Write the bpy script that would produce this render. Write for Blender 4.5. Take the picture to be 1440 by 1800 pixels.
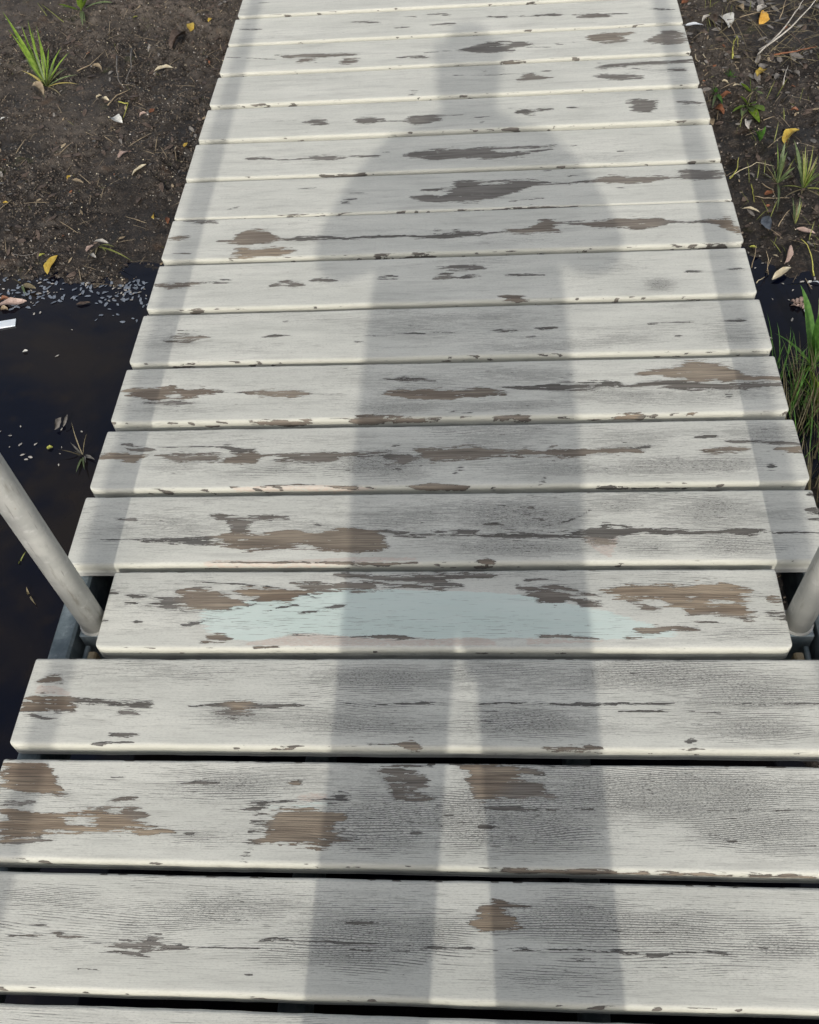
import bpy, math, random
import numpy as np
from mathutils import Vector, Matrix

scene = bpy.context.scene
for o in list(bpy.data.objects):
    bpy.data.objects.remove(o)
random.seed(7)
rng = np.random.default_rng(11)
R = math.radians

# ---------------------------------------------------------------- camera
cam_data = bpy.data.cameras.new('camera')
cam_data.sensor_fit = 'HORIZONTAL'
cam_data.sensor_width = 36.0
cam_data.lens = 36.0*1702.88/1440.0
cam_data.clip_start = 0.02
cam_data.clip_end = 2000.0
camera = bpy.data.objects.new('camera', cam_data)
scene.collection.objects.link(camera)
CAM = Vector((0.0776, 0.0, 1.2432))
RT = Vector((0.996858, 0.040226, -0.068232))
UP = Vector((0.010105, 0.789810, 0.613268))
FW = Vector((-0.078560, 0.612031, -0.786922))
m = Matrix((RT, UP, -FW)).transposed().to_4x4()
m.translation = CAM
camera.matrix_world = m
scene.camera = camera

# ---------------------------------------------------------------- sky, sun, exposure
SUN_EL = 30.0
world = bpy.data.worlds.new('World')
scene.world = world
world.use_nodes = True
wn = world.node_tree
wn.nodes.clear()
sky = wn.nodes.new('ShaderNodeTexSky')
sky.sky_type = 'NISHITA'
sky.sun_disc = False
sky.sun_elevation = R(SUN_EL)
sky.sun_rotation = R(180.0)
sky.air_density = 1.0
sky.dust_density = 4.0
sky.ozone_density = 1.0
bg = wn.nodes.new('ShaderNodeBackground')
bg.inputs['Strength'].default_value = SKY_STRENGTH = 0.15
wo = wn.nodes.new('ShaderNodeOutputWorld')
haze = wn.nodes.new('ShaderNodeHueSaturation')      # thin high cloud: a paler, less blue sky all over
haze.inputs['Saturation'].default_value = 0.36
haze.inputs['Value'].default_value = 1.06
wn.links.new(sky.outputs[0], haze.inputs['Color'])
wn.links.new(haze.outputs[0], bg.inputs[0])
wn.links.new(bg.outputs[0], wo.inputs[0])
sun_data = bpy.data.lights.new('sun', 'SUN')
sun_data.energy = 2.0
sun_data.angle = R(0.6)
sun_data.color = (1.0, 0.95, 0.86)
sun = bpy.data.objects.new('sun', sun_data)
sun.rotation_euler = (R(90.0-SUN_EL), 0, 0)
sun.location = (0, -6, 6)
scene.collection.objects.link(sun)
scene.view_settings.view_transform = 'Standard'
scene.view_settings.look = 'None'
scene.view_settings.gamma = 1.0
scene.view_settings.exposure = -0.09
scene.view_settings.use_curve_mapping = False

# ---------------------------------------------------------------- helpers
def link(o, parent=None):
    scene.collection.objects.link(o)
    if parent is not None:
        o.parent = parent
    return o

def tag(o, label=None, cat=None, group=None, kind=None):
    for k, v in (('label', label), ('category', cat), ('group', group), ('kind', kind)):
        if v:
            o[k] = v
    return o

def empty(name, loc=(0, 0, 0)):
    o = bpy.data.objects.new(name, None)
    o.empty_display_size = .05
    o.location = loc
    return link(o)

def make_mesh(name, verts, faces, mat=None, smooth=True, parent=None, loc=None):
    """verts (n,3), faces: (m,4)/(m,3) array or list"""
    me = bpy.data.meshes.new(name)
    verts = np.asarray(verts, dtype=np.float32)
    if isinstance(faces, np.ndarray):
        k = faces.shape[1]
        me.vertices.add(len(verts)); me.vertices.foreach_set('co', verts.ravel())
        me.loops.add(faces.size); me.loops.foreach_set('vertex_index', faces.astype(np.int32).ravel())
        me.polygons.add(len(faces))
        me.polygons.foreach_set('loop_start', np.arange(0, faces.size, k, dtype=np.int32))
        me.polygons.foreach_set('loop_total', np.full(len(faces), k, dtype=np.int32))
        me.update(calc_edges=True)
    else:
        me.from_pydata([tuple(map(float, v)) for v in verts], [], [tuple(map(int, f)) for f in faces])
        me.update()
    me.polygons.foreach_set('use_smooth', np.full(len(me.polygons), smooth, dtype=bool))
    if mat is not None:
        me.materials.append(mat)
    o = bpy.data.objects.new(name, me)
    if loc is not None:
        o.location = loc
    return link(o, parent)

def add_attr(o, name, arr, typ='FLOAT_COLOR'):
    a = o.data.attributes.new(name, typ, 'POINT')
    a.data.foreach_set('color' if typ == 'FLOAT_COLOR' else 'value', np.asarray(arr, dtype=np.float32).ravel())

def grid_faces(nx, ny):
    i = np.arange(nx-1)[:, None]*ny+np.arange(ny-1)[None, :]
    return np.stack([i, i+ny, i+ny+1, i+1], -1).reshape(-1, 4)

def box(x0, x1, y0, y1, z0, z1, bev=.002):
    """box with chamfered long edges as verts/faces"""
    b = bev
    prof = [(y0+b, z0), (y1-b, z0), (y1, z0+b), (y1, z1-b), (y1-b, z1), (y0+b, z1), (y0, z1-b), (y0, z0+b)]
    v = [(x0, y, z) for y, z in prof]+[(x1, y, z) for y, z in prof]
    f = [(i, i+8, (i+1) % 8+8, (i+1) % 8) for i in range(8)]+[tuple(range(8)), tuple(range(15, 7, -1))]
    return v, f

def box_y(x0, x1, y0, y1, z0, z1, bev=.002):
    v, f = box(y0, y1, x0, x1, z0, z1, bev)
    return [(b, a, c) for a, b, c in v], [tuple(reversed(t)) for t in f]

def tube(points, radius, seg=20, caps=True):
    """tube along a polyline; radius number or list"""
    P = [Vector(p) for p in points]
    n = len(P)
    rad = radius if isinstance(radius, (list, tuple)) else [radius]*n
    V, F = [], []
    t0 = (P[1]-P[0]).normalized()
    ref = Vector((1, 0, 0)) if abs(t0.x) < .8 else Vector((0, 1, 0))
    u = (ref-t0*ref.dot(t0)).normalized()
    for i, p in enumerate(P):
        t = (P[min(i+1, n-1)]-P[max(i-1, 0)]).normalized()
        u = (u-t*u.dot(t)).normalized()
        w = t.cross(u)
        for k in range(seg):
            a = 2*math.pi*k/seg
            V.append(p+(u*math.cos(a)+w*math.sin(a))*rad[i])
    for i in range(n-1):
        for k in range(seg):
            a, b = i*seg+k, i*seg+(k+1) % seg
            F.append((a, b, b+seg, a+seg))
    if caps:
        F.append(tuple(range(seg-1, -1, -1)))
        F.append(tuple(range((n-1)*seg, n*seg)))
    return V, F

def join(*parts):
    V, F = [], []
    for v, f in parts:
        k = len(V)
        V += [tuple(p) for p in v]
        F += [tuple(i+k for i in t) for t in f]
    return V, F

# lattice value noise in numpy, for relief that is real geometry
def vnoise(x, y, seed=0):
    xi, yi = np.floor(x).astype(np.int64), np.floor(y).astype(np.int64)
    xf, yf = x-xi, y-yi
    xf, yf = xf*xf*(3-2*xf), yf*yf*(3-2*yf)
    def h(a, b):
        n = (a*374761393+b*668265263+seed*974711) & 0x7fffffff
        n = ((n ^ (n >> 13))*1274126177) & 0x7fffffff
        return ((n ^ (n >> 16)) & 0xffff)/65535.0
    return (h(xi, yi)*(1-xf)+h(xi+1, yi)*xf)*(1-yf)+(h(xi, yi+1)*(1-xf)+h(xi+1, yi+1)*xf)*yf

def fbm(x, y, f, octv=4, seed=0, gain=.5):
    s, a, t = 0., 1., 0.
    for k in range(octv):
        s = s+a*vnoise(x*f+k*17.3, y*f+k*9.1, seed+k)
        t += a; a *= gain; f *= 2.03
    return s/t-.5

# ---------------------------------------------------------------- node material helper
class Mat:
    def __init__(self, name):
        self.m = bpy.data.materials.new(name)
        self.m.use_nodes = True
        self.t = self.m.node_tree
        self.t.nodes.clear()
        self.out = self.t.nodes.new('ShaderNodeOutputMaterial')
        self.b = self.t.nodes.new('ShaderNodeBsdfPrincipled')
        self.t.links.new(self.b.outputs[0], self.out.inputs[0])
    def n(self, typ, **kw):
        nd = self.t.nodes.new(typ)
        for k, v in kw.items():
            setattr(nd, k, v)
        return nd
    def put(self, sock, v):
        if isinstance(v, bpy.types.NodeSocket):
            self.t.links.new(v, sock)
        elif v is not None:
            if sock.type == 'RGBA' and len(v) == 3:
                v = (*v, 1)
            sock.default_value = v
    def math(self, op, a, b=None, c=None, clamp=False):
        nd = self.n('ShaderNodeMath', operation=op, use_clamp=clamp)
        self.put(nd.inputs[0], a); self.put(nd.inputs[1], b); self.put(nd.inputs[2], c)
        return nd.outputs[0]
    def coord(self, kind='Object'):
        return self.n('ShaderNodeTexCoord').outputs[kind]
    def scale(self, v, s, add=(0, 0, 0)):
        nd = self.n('ShaderNodeVectorMath', operation='MULTIPLY_ADD')
        self.put(nd.inputs[0], v); self.put(nd.inputs[1], s); self.put(nd.inputs[2], add)
        return nd.outputs[0]
    def noise(self, v, scale=1.0, detail=3, rough=.5, dist=0.0):
        nd = self.n('ShaderNodeTexNoise')
        self.put(nd.inputs['Vector'], v)
        nd.inputs['Scale'].default_value = scale
        nd.inputs['Detail'].default_value = detail
        nd.inputs['Roughness'].default_value = rough
        nd.inputs['Distortion'].default_value = dist
        return nd.outputs['Fac']
    def ramp(self, v, lo, hi, a=0.0, b=1.0, smooth=True):
        nd = self.n('ShaderNodeMapRange', interpolation_type='SMOOTHSTEP' if smooth else 'LINEAR')
        self.put(nd.inputs[0], v)
        for i, x in enumerate((lo, hi, a, b)):
            self.put(nd.inputs[i+1], x)
        return nd.outputs[0]
    def mix(self, f, a, b, mode='MIX'):
        nd = self.n('ShaderNodeMix', data_type='RGBA', blend_type=mode)
        self.put(nd.inputs[0], f); self.put(nd.inputs[6], a); self.put(nd.inputs[7], b)
        return nd.outputs[2]
    def sep(self, v):
        nd = self.n('ShaderNodeSeparateXYZ'); self.put(nd.inputs[0], v)
        return nd.outputs
    def attr(self, name):
        return self.n('ShaderNodeAttribute', attribute_name=name)
    def bump(self, h, strength=.5, dist=.001, prev=None):
        nd = self.n('ShaderNodeBump')
        self.put(nd.inputs['Height'], h)
        nd.inputs['Strength'].default_value = strength
        nd.inputs['Distance'].default_value = dist
        if prev is not None:
            self.put(nd.inputs['Normal'], prev)
        return nd.outputs[0]
    def done(self, col=None, rough=None, normal=None, **kw):
        for k, v in (('Base Color', col), ('Roughness', rough), ('Normal', normal)):
            if v is not None:
                self.put(self.b.inputs[k], v)
        for k, v in kw.items():
            self.put(self.b.inputs[k.replace('_', ' ')], v)
        return self.m

# ---------------------------------------------------------------- painted, peeling wood
def painted_wood():
    M = Mat('peeling_white_paint')
    oi = M.n('ShaderNodeObjectInfo').outputs['Random']
    off = M.n('ShaderNodeCombineXYZ')
    M.put(off.inputs[0], M.math('MULTIPLY', oi, 37.0)); M.put(off.inputs[1], M.math('MULTIPLY', oi, 11.0))
    co = M.n('ShaderNodeVectorMath', operation='ADD')
    M.put(co.inputs[0], M.coord()); M.put(co.inputs[1], off.outputs[0])
    co = co.outputs[0]
    w = M.attr('wear'); t = M.attr('tint')
    ws = M.n('ShaderNodeSeparateColor'); M.put(ws.inputs[0], w.outputs['Color'])
    ts = M.n('ShaderNodeSeparateColor'); M.put(ts.inputs[0], t.outputs['Color'])
    wear, warm, dark, crk0 = ws.outputs[0], ws.outputs[1], ws.outputs[2], w.outputs['Alpha']
    crk = M.math('ADD', crk0, M.ramp(wear, -4.0, -.3, 0.0, .22), clamp=True)
    mint, pink, edge_tone = ts.outputs[0], ts.outputs[1], ts.outputs[2]
    # growth rings: contour lines that flow along the plank and round knots
    swirl = M.noise(M.scale(co, (2.2, 10.0, 3.0)), 1.0, 2, .5)
    swirl2 = M.noise(M.scale(co, (7.0, 26.0, 5.0)), 1.0, 2, .5)
    yv = M.sep(co)[1]
    ph = M.math('ADD', M.math('MULTIPLY', yv, 400.0), M.math('ADD', M.math('MULTIPLY', swirl, 17.0), M.math('MULTIPLY', swirl2, 2.6)))
    ring = M.math('PINGPONG', ph, 0.5)
    ring = M.math('MULTIPLY', ring, 2.0)
    # ragged edge of the flaked paint
    n_big = M.noise(M.scale(co, (34, 300, 60)), 1.0, 5, .68)
    n_fin = M.noise(M.scale(co, (120, 1000, 200)), 1.0, 3, .65)
    rag = M.math('ADD', M.math('MULTIPLY_ADD', n_big, 30.0, -15.3), M.math('MULTIPLY_ADD', n_fin, 9.0, -4.6))
    n_mid = M.noise(M.scale(co, (15, 120, 40), (7, 3, 0)), 1.0, 3, .6)
    thick = t.outputs['Alpha']
    rag = M.math('ADD', rag, M.math('MULTIPLY_ADD', n_mid, 34.0, -17.3))
    wv = M.math('ADD', wear, M.math('MULTIPLY', rag, M.ramp(thick, 0.0, .85, .17, 1.0, False)))
    flk = M.noise(M.scale(co, (40, 420, 60), (3, 5, 1)), 1.0, 4, .7)
    wv = M.math('SUBTRACT', wv, M.math('MULTIPLY', M.ramp(flk, .66, .72), 6.0))
    peeled = M.ramp(wv, -.12, .12)
    # small chips along the grain where the paint crackles
    spot = M.noise(M.scale(co, (30, 330, 60)), 1.0, 4, .62)
    zone = M.noise(M.scale(co, (4, 16, 4)), 1.0, 2, .5)
    thr = M.math('SUBTRACT', .765, M.math('ADD', M.math('MULTIPLY', crk, .10), M.math('MULTIPLY', zone, .055)))
    chip = M.ramp(M.math('SUBTRACT', spot, thr), 0.0, .012)
    # hairline cracks that follow the rings
    hn = M.noise(M.scale(co, (22, 420, 40)), 1.0, 4, .7)
    hthr = M.math('SUBTRACT', .70, M.math('ADD', M.math('MULTIPLY', crk, .27), M.math('MULTIPLY', zone, .13)))
    hair = M.math('MULTIPLY', M.ramp(M.math('SUBTRACT', hn, hthr), -.02, .06), M.ramp(ring, .50, .95))
    sp = M.noise(M.scale(co, (260, 1500, 300)), 1.0, 3, .7)
    speck = M.math('MULTIPLY', M.ramp(M.math('SUBTRACT', sp, M.math('SUBTRACT', .74, M.math('MULTIPLY', crk, .21))), -.01, .05), .85)
    hair = M.math('MAXIMUM', hair, speck)
    hair = M.math('MULTIPLY', hair, M.ramp(crk, 0.0, .7, .45, .95))
    # colours: paint
    dirt = M.noise(M.scale(co, (3, 14, 5)), 1.0, 5, .6)
    dirt2 = M.noise(M.scale(co, (18, 90, 30)), 1.0, 4, .65)
    paint = M.mix(M.ramp(dirt, .35, .7), PAINT_A, PAINT_B)
    paint = M.mix(M.math('MULTIPLY', M.ramp(dirt2, .45, .75), .16), paint, (.50, .485, .44))
    paint = M.mix(M.math('MULTIPLY', M.ramp(ring, .3, 1.0), M.ramp(crk, 0, 1, .06, .22)), paint, (.40, .40, .385))
    paint = M.mix(M.math('MULTIPLY', crk, M.ramp(dirt2, .2, .7, .05, .34)), paint, (.42, .42, .41))
    stain = M.noise(M.scale(co, (6, 60, 9)), 1.0, 5, .7)
    paint = M.mix(M.math('MULTIPLY', M.ramp(stain, .48, .68), .34), paint, (.36, .36, .33))
    scr = M.noise(M.scale(co, (14, 700, 40)), 1.0, 3, .75)
    paint = M.mix(M.math('MULTIPLY', M.ramp(scr, .56, .70), .50), paint, (.27, .27, .25))
    grit = M.noise(M.scale(co, (210, 620, 200)), 1.0, 3, .7)
    paint = M.mix(M.math('MULTIPLY', M.ramp(grit, .46, .68), M.ramp(crk0, 0, .7, .24, .52)), paint, (.34, .34, .32))
    paint = M.mix(M.math('MULTIPLY', M.math('MAXIMUM', edge_tone, 0.0), .8), paint, (.20, .20, .195))
    paint = M.mix(M.math('MULTIPLY', M.math('MAXIMUM', M.math('MULTIPLY', edge_tone, -1.0), 0.0), .8), paint, (.465, .46, .39))
    mt = M.math('MULTIPLY', M.ramp(M.math('ADD', mint, M.math('MULTIPLY_ADD', n_big, 3.0, -1.5)), .12, .35), M.ramp(dirt2, .4, .8, 1.0, .85))
    mt = M.math('MULTIPLY', mt, M.ramp(mint, .03, .25))
    mcol = M.mix(M.ramp(dirt, .35, .7), (.60, .700, .655), (.67, .75, .71))
    paint = M.mix(mt, paint, mcol)
    pk = M.math('MULTIPLY', M.ramp(M.math('ADD', pink, M.math('MULTIPLY_ADD', n_fin, 3.6, -2.1)), .2, .8), .45)
    pk = M.math('MULTIPLY', pk, M.ramp(pink, .05, .4))
    paint = M.mix(pk, paint, (.56, .40, .33))
    paint = M.mix(hair, paint, (.095, .092, .088))
    # colours: bare weathered wood
    fib = M.noise(M.scale(co, (9, 620, 60)), 1.0, 4, .7)
    fib2 = M.noise(M.scale(co, (5, 120, 30)), 1.0, 4, .6)
    grey = M.mix(M.ramp(fib2, .3, .7), (.180, .176, .167), (.295, .288, .273))
    tan = M.mix(M.ramp(M.math('ADD', fib2, M.math('MULTIPLY_ADD', zone, .8, -.4)), .3, .7), (.235, .175, .125), (.46, .37, .265))
    wood = M.mix(warm, grey, tan)
    wood = M.mix(M.math('MULTIPLY', M.ramp(fib, .43, .68), .80), wood, (.085, .075, .065))
    wood = M.mix(M.math('MULTIPLY', dark, 1.0), wood, (.060, .057, .052))
    rim = M.math('MULTIPLY', peeled, M.ramp(wv, .10, 1.3, .80, 0.0))
    wood = M.mix(rim, wood, (.07, .065, .06))
    bare = M.math('MAXIMUM', peeled, chip)
    wood2 = M.mix(M.math('MULTIPLY', chip, M.math('SUBTRACT', 1.0, peeled)), wood, (.10, .094, .088))
    col = M.mix(bare, paint, wood2)
    # relief: paint film, rings, fibres
    h = M.math('SUBTRACT', 1.0, bare)
    h = M.math('SUBTRACT', h, M.math('MULTIPLY', hair, .55))
    h = M.math('ADD', h, M.math('MULTIPLY', M.math('MULTIPLY', ring, M.ramp(crk, 0, 1, .12, .55)), -.7))
    h = M.math('ADD', h, M.math('MULTIPLY', M.math('MULTIPLY', fib, bare), .9))
    h = M.math('ADD', h, M.math('MULTIPLY', dirt2, .35))
    nrm = M.bump(h, .55, .0006)
    rough = M.mix(bare, (.58, .58, .58), (.88, .88, .88))
    return M.done(col, rough, nrm, Specular_IOR_Level=.35)

PAINT_A, PAINT_B = (.625, .63, .575), (.735, .735, .67)
PAINT = painted_wood()

def steel():
    M = Mat('galvanised_steel')
    co = M.coord()
    a = M.noise(co, 14, 5, .65); b = M.noise(co, 70, 4, .6); c = M.noise(M.scale(co, (60, 60, 9)), 1.0, 4, .6)
    sc = M.noise(M.scale(co, (240, 240, 14)), 1.0, 3, .6); ru = M.noise(co, 38, 5, .7)
    col = M.mix(M.ramp(a, .35, .68), (.35, .355, .34), (.48, .48, .45))
    col = M.mix(M.math('MULTIPLY', M.ramp(b, .55, .75), .5), col, (.62, .62, .60))
    col = M.mix(M.math('MULTIPLY', M.ramp(c, .56, .70), .7), col, (.20, .19, .16))
    col = M.mix(M.math('MULTIPLY', M.ramp(sc, .64, .72), .55), col, (.15, .145, .135))
    col = M.mix(M.math('MULTIPLY', M.ramp(ru, .64, .74), .5), col, (.24, .16, .085))
    return M.done(col, M.ramp(a, .3, .7, .42, .68), M.bump(b, .25, .0008), Metallic=.12)
STEEL = steel()

def frame_steel():
    M = Mat('weathered_steel_sky_tint')
    co = M.coord()
    a = M.noise(co, 22, 5, .65); b = M.noise(co, 90, 4, .6)
    col = M.mix(M.ramp(a, .35, .68), (.13, .17, .19), (.30, .35, .37))  # blue of the sky-lit shade is put into the steel colour
    col = M.mix(M.math('MULTIPLY', M.ramp(b, .55, .75), .4), col, (.45, .48, .48))
    return M.done(col, .55, M.bump(b, .3, .0008), Metallic=.3)
FRAME = frame_steel()

def mud():
    M = Mat('dark_mud')
    co = M.coord('Object')
    z = M.sep(co)[2]
    a = M.noise(co, 3.2, 5, .6); b = M.noise(co, 26, 5, .65); c = M.noise(co, 150, 4, .7); d = M.noise(co, 480, 3, .6)
    dry = M.ramp(M.math('ADD', z, M.math('MULTIPLY', a, .13)), -.205, -.125)
    dry = M.math('MULTIPLY', dry, M.ramp(M.math('ADD', M.sep(co)[0], M.math('MULTIPLY', a, .5)), .55, 1.6, 1.0, .12))
    dry = M.math('MAXIMUM', dry, M.ramp(M.sep(co)[1], 4.0, 6.0))
    wet = M.mix(M.ramp(b, .3, .7), (.010, .0085, .0075), (.034, .027, .022))
    dr = M.mix(M.ramp(b, .3, .7), (.068, .056, .047), (.125, .106, .090))
    col = M.mix(dry, wet, dr)
    col = M.mix(M.math('MULTIPLY', M.ramp(c, .5, .75), .6), col, (.13, .105, .080))
    col = M.mix(M.math('MULTIPLY', M.ramp(d, .62, .72), .75), col, (.24, .20, .155))
    red = M.noise(co, 11, 4, .6)
    col = M.mix(M.math('MULTIPLY', M.ramp(red, .58, .75), .45), col, (.085, .048, .026))
    damp = M.noise(co, 4.5, 4, .6)
    col = M.mix(M.math('MULTIPLY', M.ramp(damp, .52, .66), .62), col, (.012, .010, .009))
    moss = M.noise(M.scale(co, (1, 1, 1), (4, 2, 0)), 6.5, 5, .7)
    col = M.mix(M.math('MULTIPLY', M.ramp(moss, .60, .72), .55), col, (.045, .055, .015))
    far = M.ramp(M.sep(co)[1], 5.5, 9.0)
    green = M.mix(M.ramp(b, .3, .7), (.035, .055, .015), (.075, .095, .03))
    col = M.mix(far, col, green)
    n1 = M.bump(c, .9, .004); n2 = M.bump(d, .8, .0015, n1)
    return M.done(col, M.mix(dry, (.38, .38, .38), (.9, .9, .9)), n2, Specular_IOR_Level=.4)
MUD = mud()

def water_mat():
    M = Mat('dark_peaty_water')
    co = M.coord('Object')
    a = M.noise(co, 2.6, 4, .55, .6); b = M.noise(co, 14, 4, .6); s = M.noise(co, 220, 2, .5)
    col = M.mix(M.ramp(a, .38, .66), (.0010, .0024, .0095), (.0150, .0115, .0100))  # navy of the reflected sky painted into the darker water colour
    col = M.mix(M.math('MULTIPLY', M.ramp(b, .5, .8), .4), col, (.026, .018, .010))
    col = M.mix(M.math('MULTIPLY', M.ramp(s, .74, .8), .5), col, (.10, .09, .08))
    rp = M.noise(M.scale(co, (5, 11, 1)), 1.0, 3, .5)
    return M.done(col, .035, M.bump(rp, .12, .01), IOR=1.333, Specular_IOR_Level=.62)
WATER = water_mat()

def leaf_mat(name, c, c2, spots=.3, trans=.15):
    M = Mat(name)
    co = M.coord()
    a = M.noise(co, 90, 4, .6); b = M.noise(co, 420, 3, .6)
    col = M.mix(M.ramp(a, .35, .65), c, c2)
    col = M.mix(M.math('MULTIPLY', M.ramp(b, .60, .72), spots), col, tuple(x*.25 for x in c))
    m_ = M.done(col, .55, M.bump(a, .3, .001))
    tr = M.n('ShaderNodeBsdfTranslucent'); M.put(tr.inputs[0], col)
    mx = M.n('ShaderNodeMixShader'); mx.inputs[0].default_value = trans
    M.t.links.new(M.b.outputs[0], mx.inputs[1]); M.t.links.new(tr.outputs[0], mx.inputs[2])
    M.t.links.new(mx.outputs[0], M.out.inputs[0])
    return m_

LEAFC = [leaf_mat('leaf_'+n, c, c2, s) for n, c, c2, s in (
    ('cream', (.55, .47, .32), (.66, .60, .45), .3), ('yellow', (.48, .32, .05), (.60, .45, .09), .6),
    ('lime', (.34, .36, .07), (.48, .46, .12), .3), ('pink', (.36, .26, .22), (.50, .38, .33), .4),
    ('tan', (.26, .20, .13), (.38, .31, .21), .4), ('rust', (.17, .065, .03), (.28, .12, .06), .3),
    ('pale', (.40, .38, .34), (.55, .52, .48), .3), ('white', (.62, .62, .58), (.75, .75, .72), .15),
    ('brown', (.07, .05, .04), (.14, .105, .085), .3), ('grey', (.14, .13, .12), (.26, .24, .22), .4),
    ('bluish_white', (.62, .66, .72), (.72, .76, .80), .1), ('orange', (.62, .33, .05), (.70, .44, .10), .2),
    ('blue_grey', (.16, .19, .24), (.28, .32, .38), .2))]
GREENC = [leaf_mat('blade_'+n, c, c2, s, .3) for n, c, c2, s in (
    ('green', (.16, .27, .03), (.27, .40, .06), .1), ('sage', (.12, .17, .07), (.20, .26, .12), .2),
    ('olive', (.19, .22, .05), (.28, .30, .09), .2), ('yellowed', (.40, .33, .10), (.50, .43, .15), .3),
    ('straw', (.20, .165, .095), (.31, .265, .16), .3), ('fresh', (.06, .16, .025), (.11, .25, .045), .1),
    ('dead', (.13, .125, .11), (.24, .23, .21), .3), ('dark_straw', (.085, .072, .035), (.17, .15, .085), .3))]
WEDGE = leaf_mat('wedge_wood', (.30, .23, .14), (.40, .32, .2), .3, 0)

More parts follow.
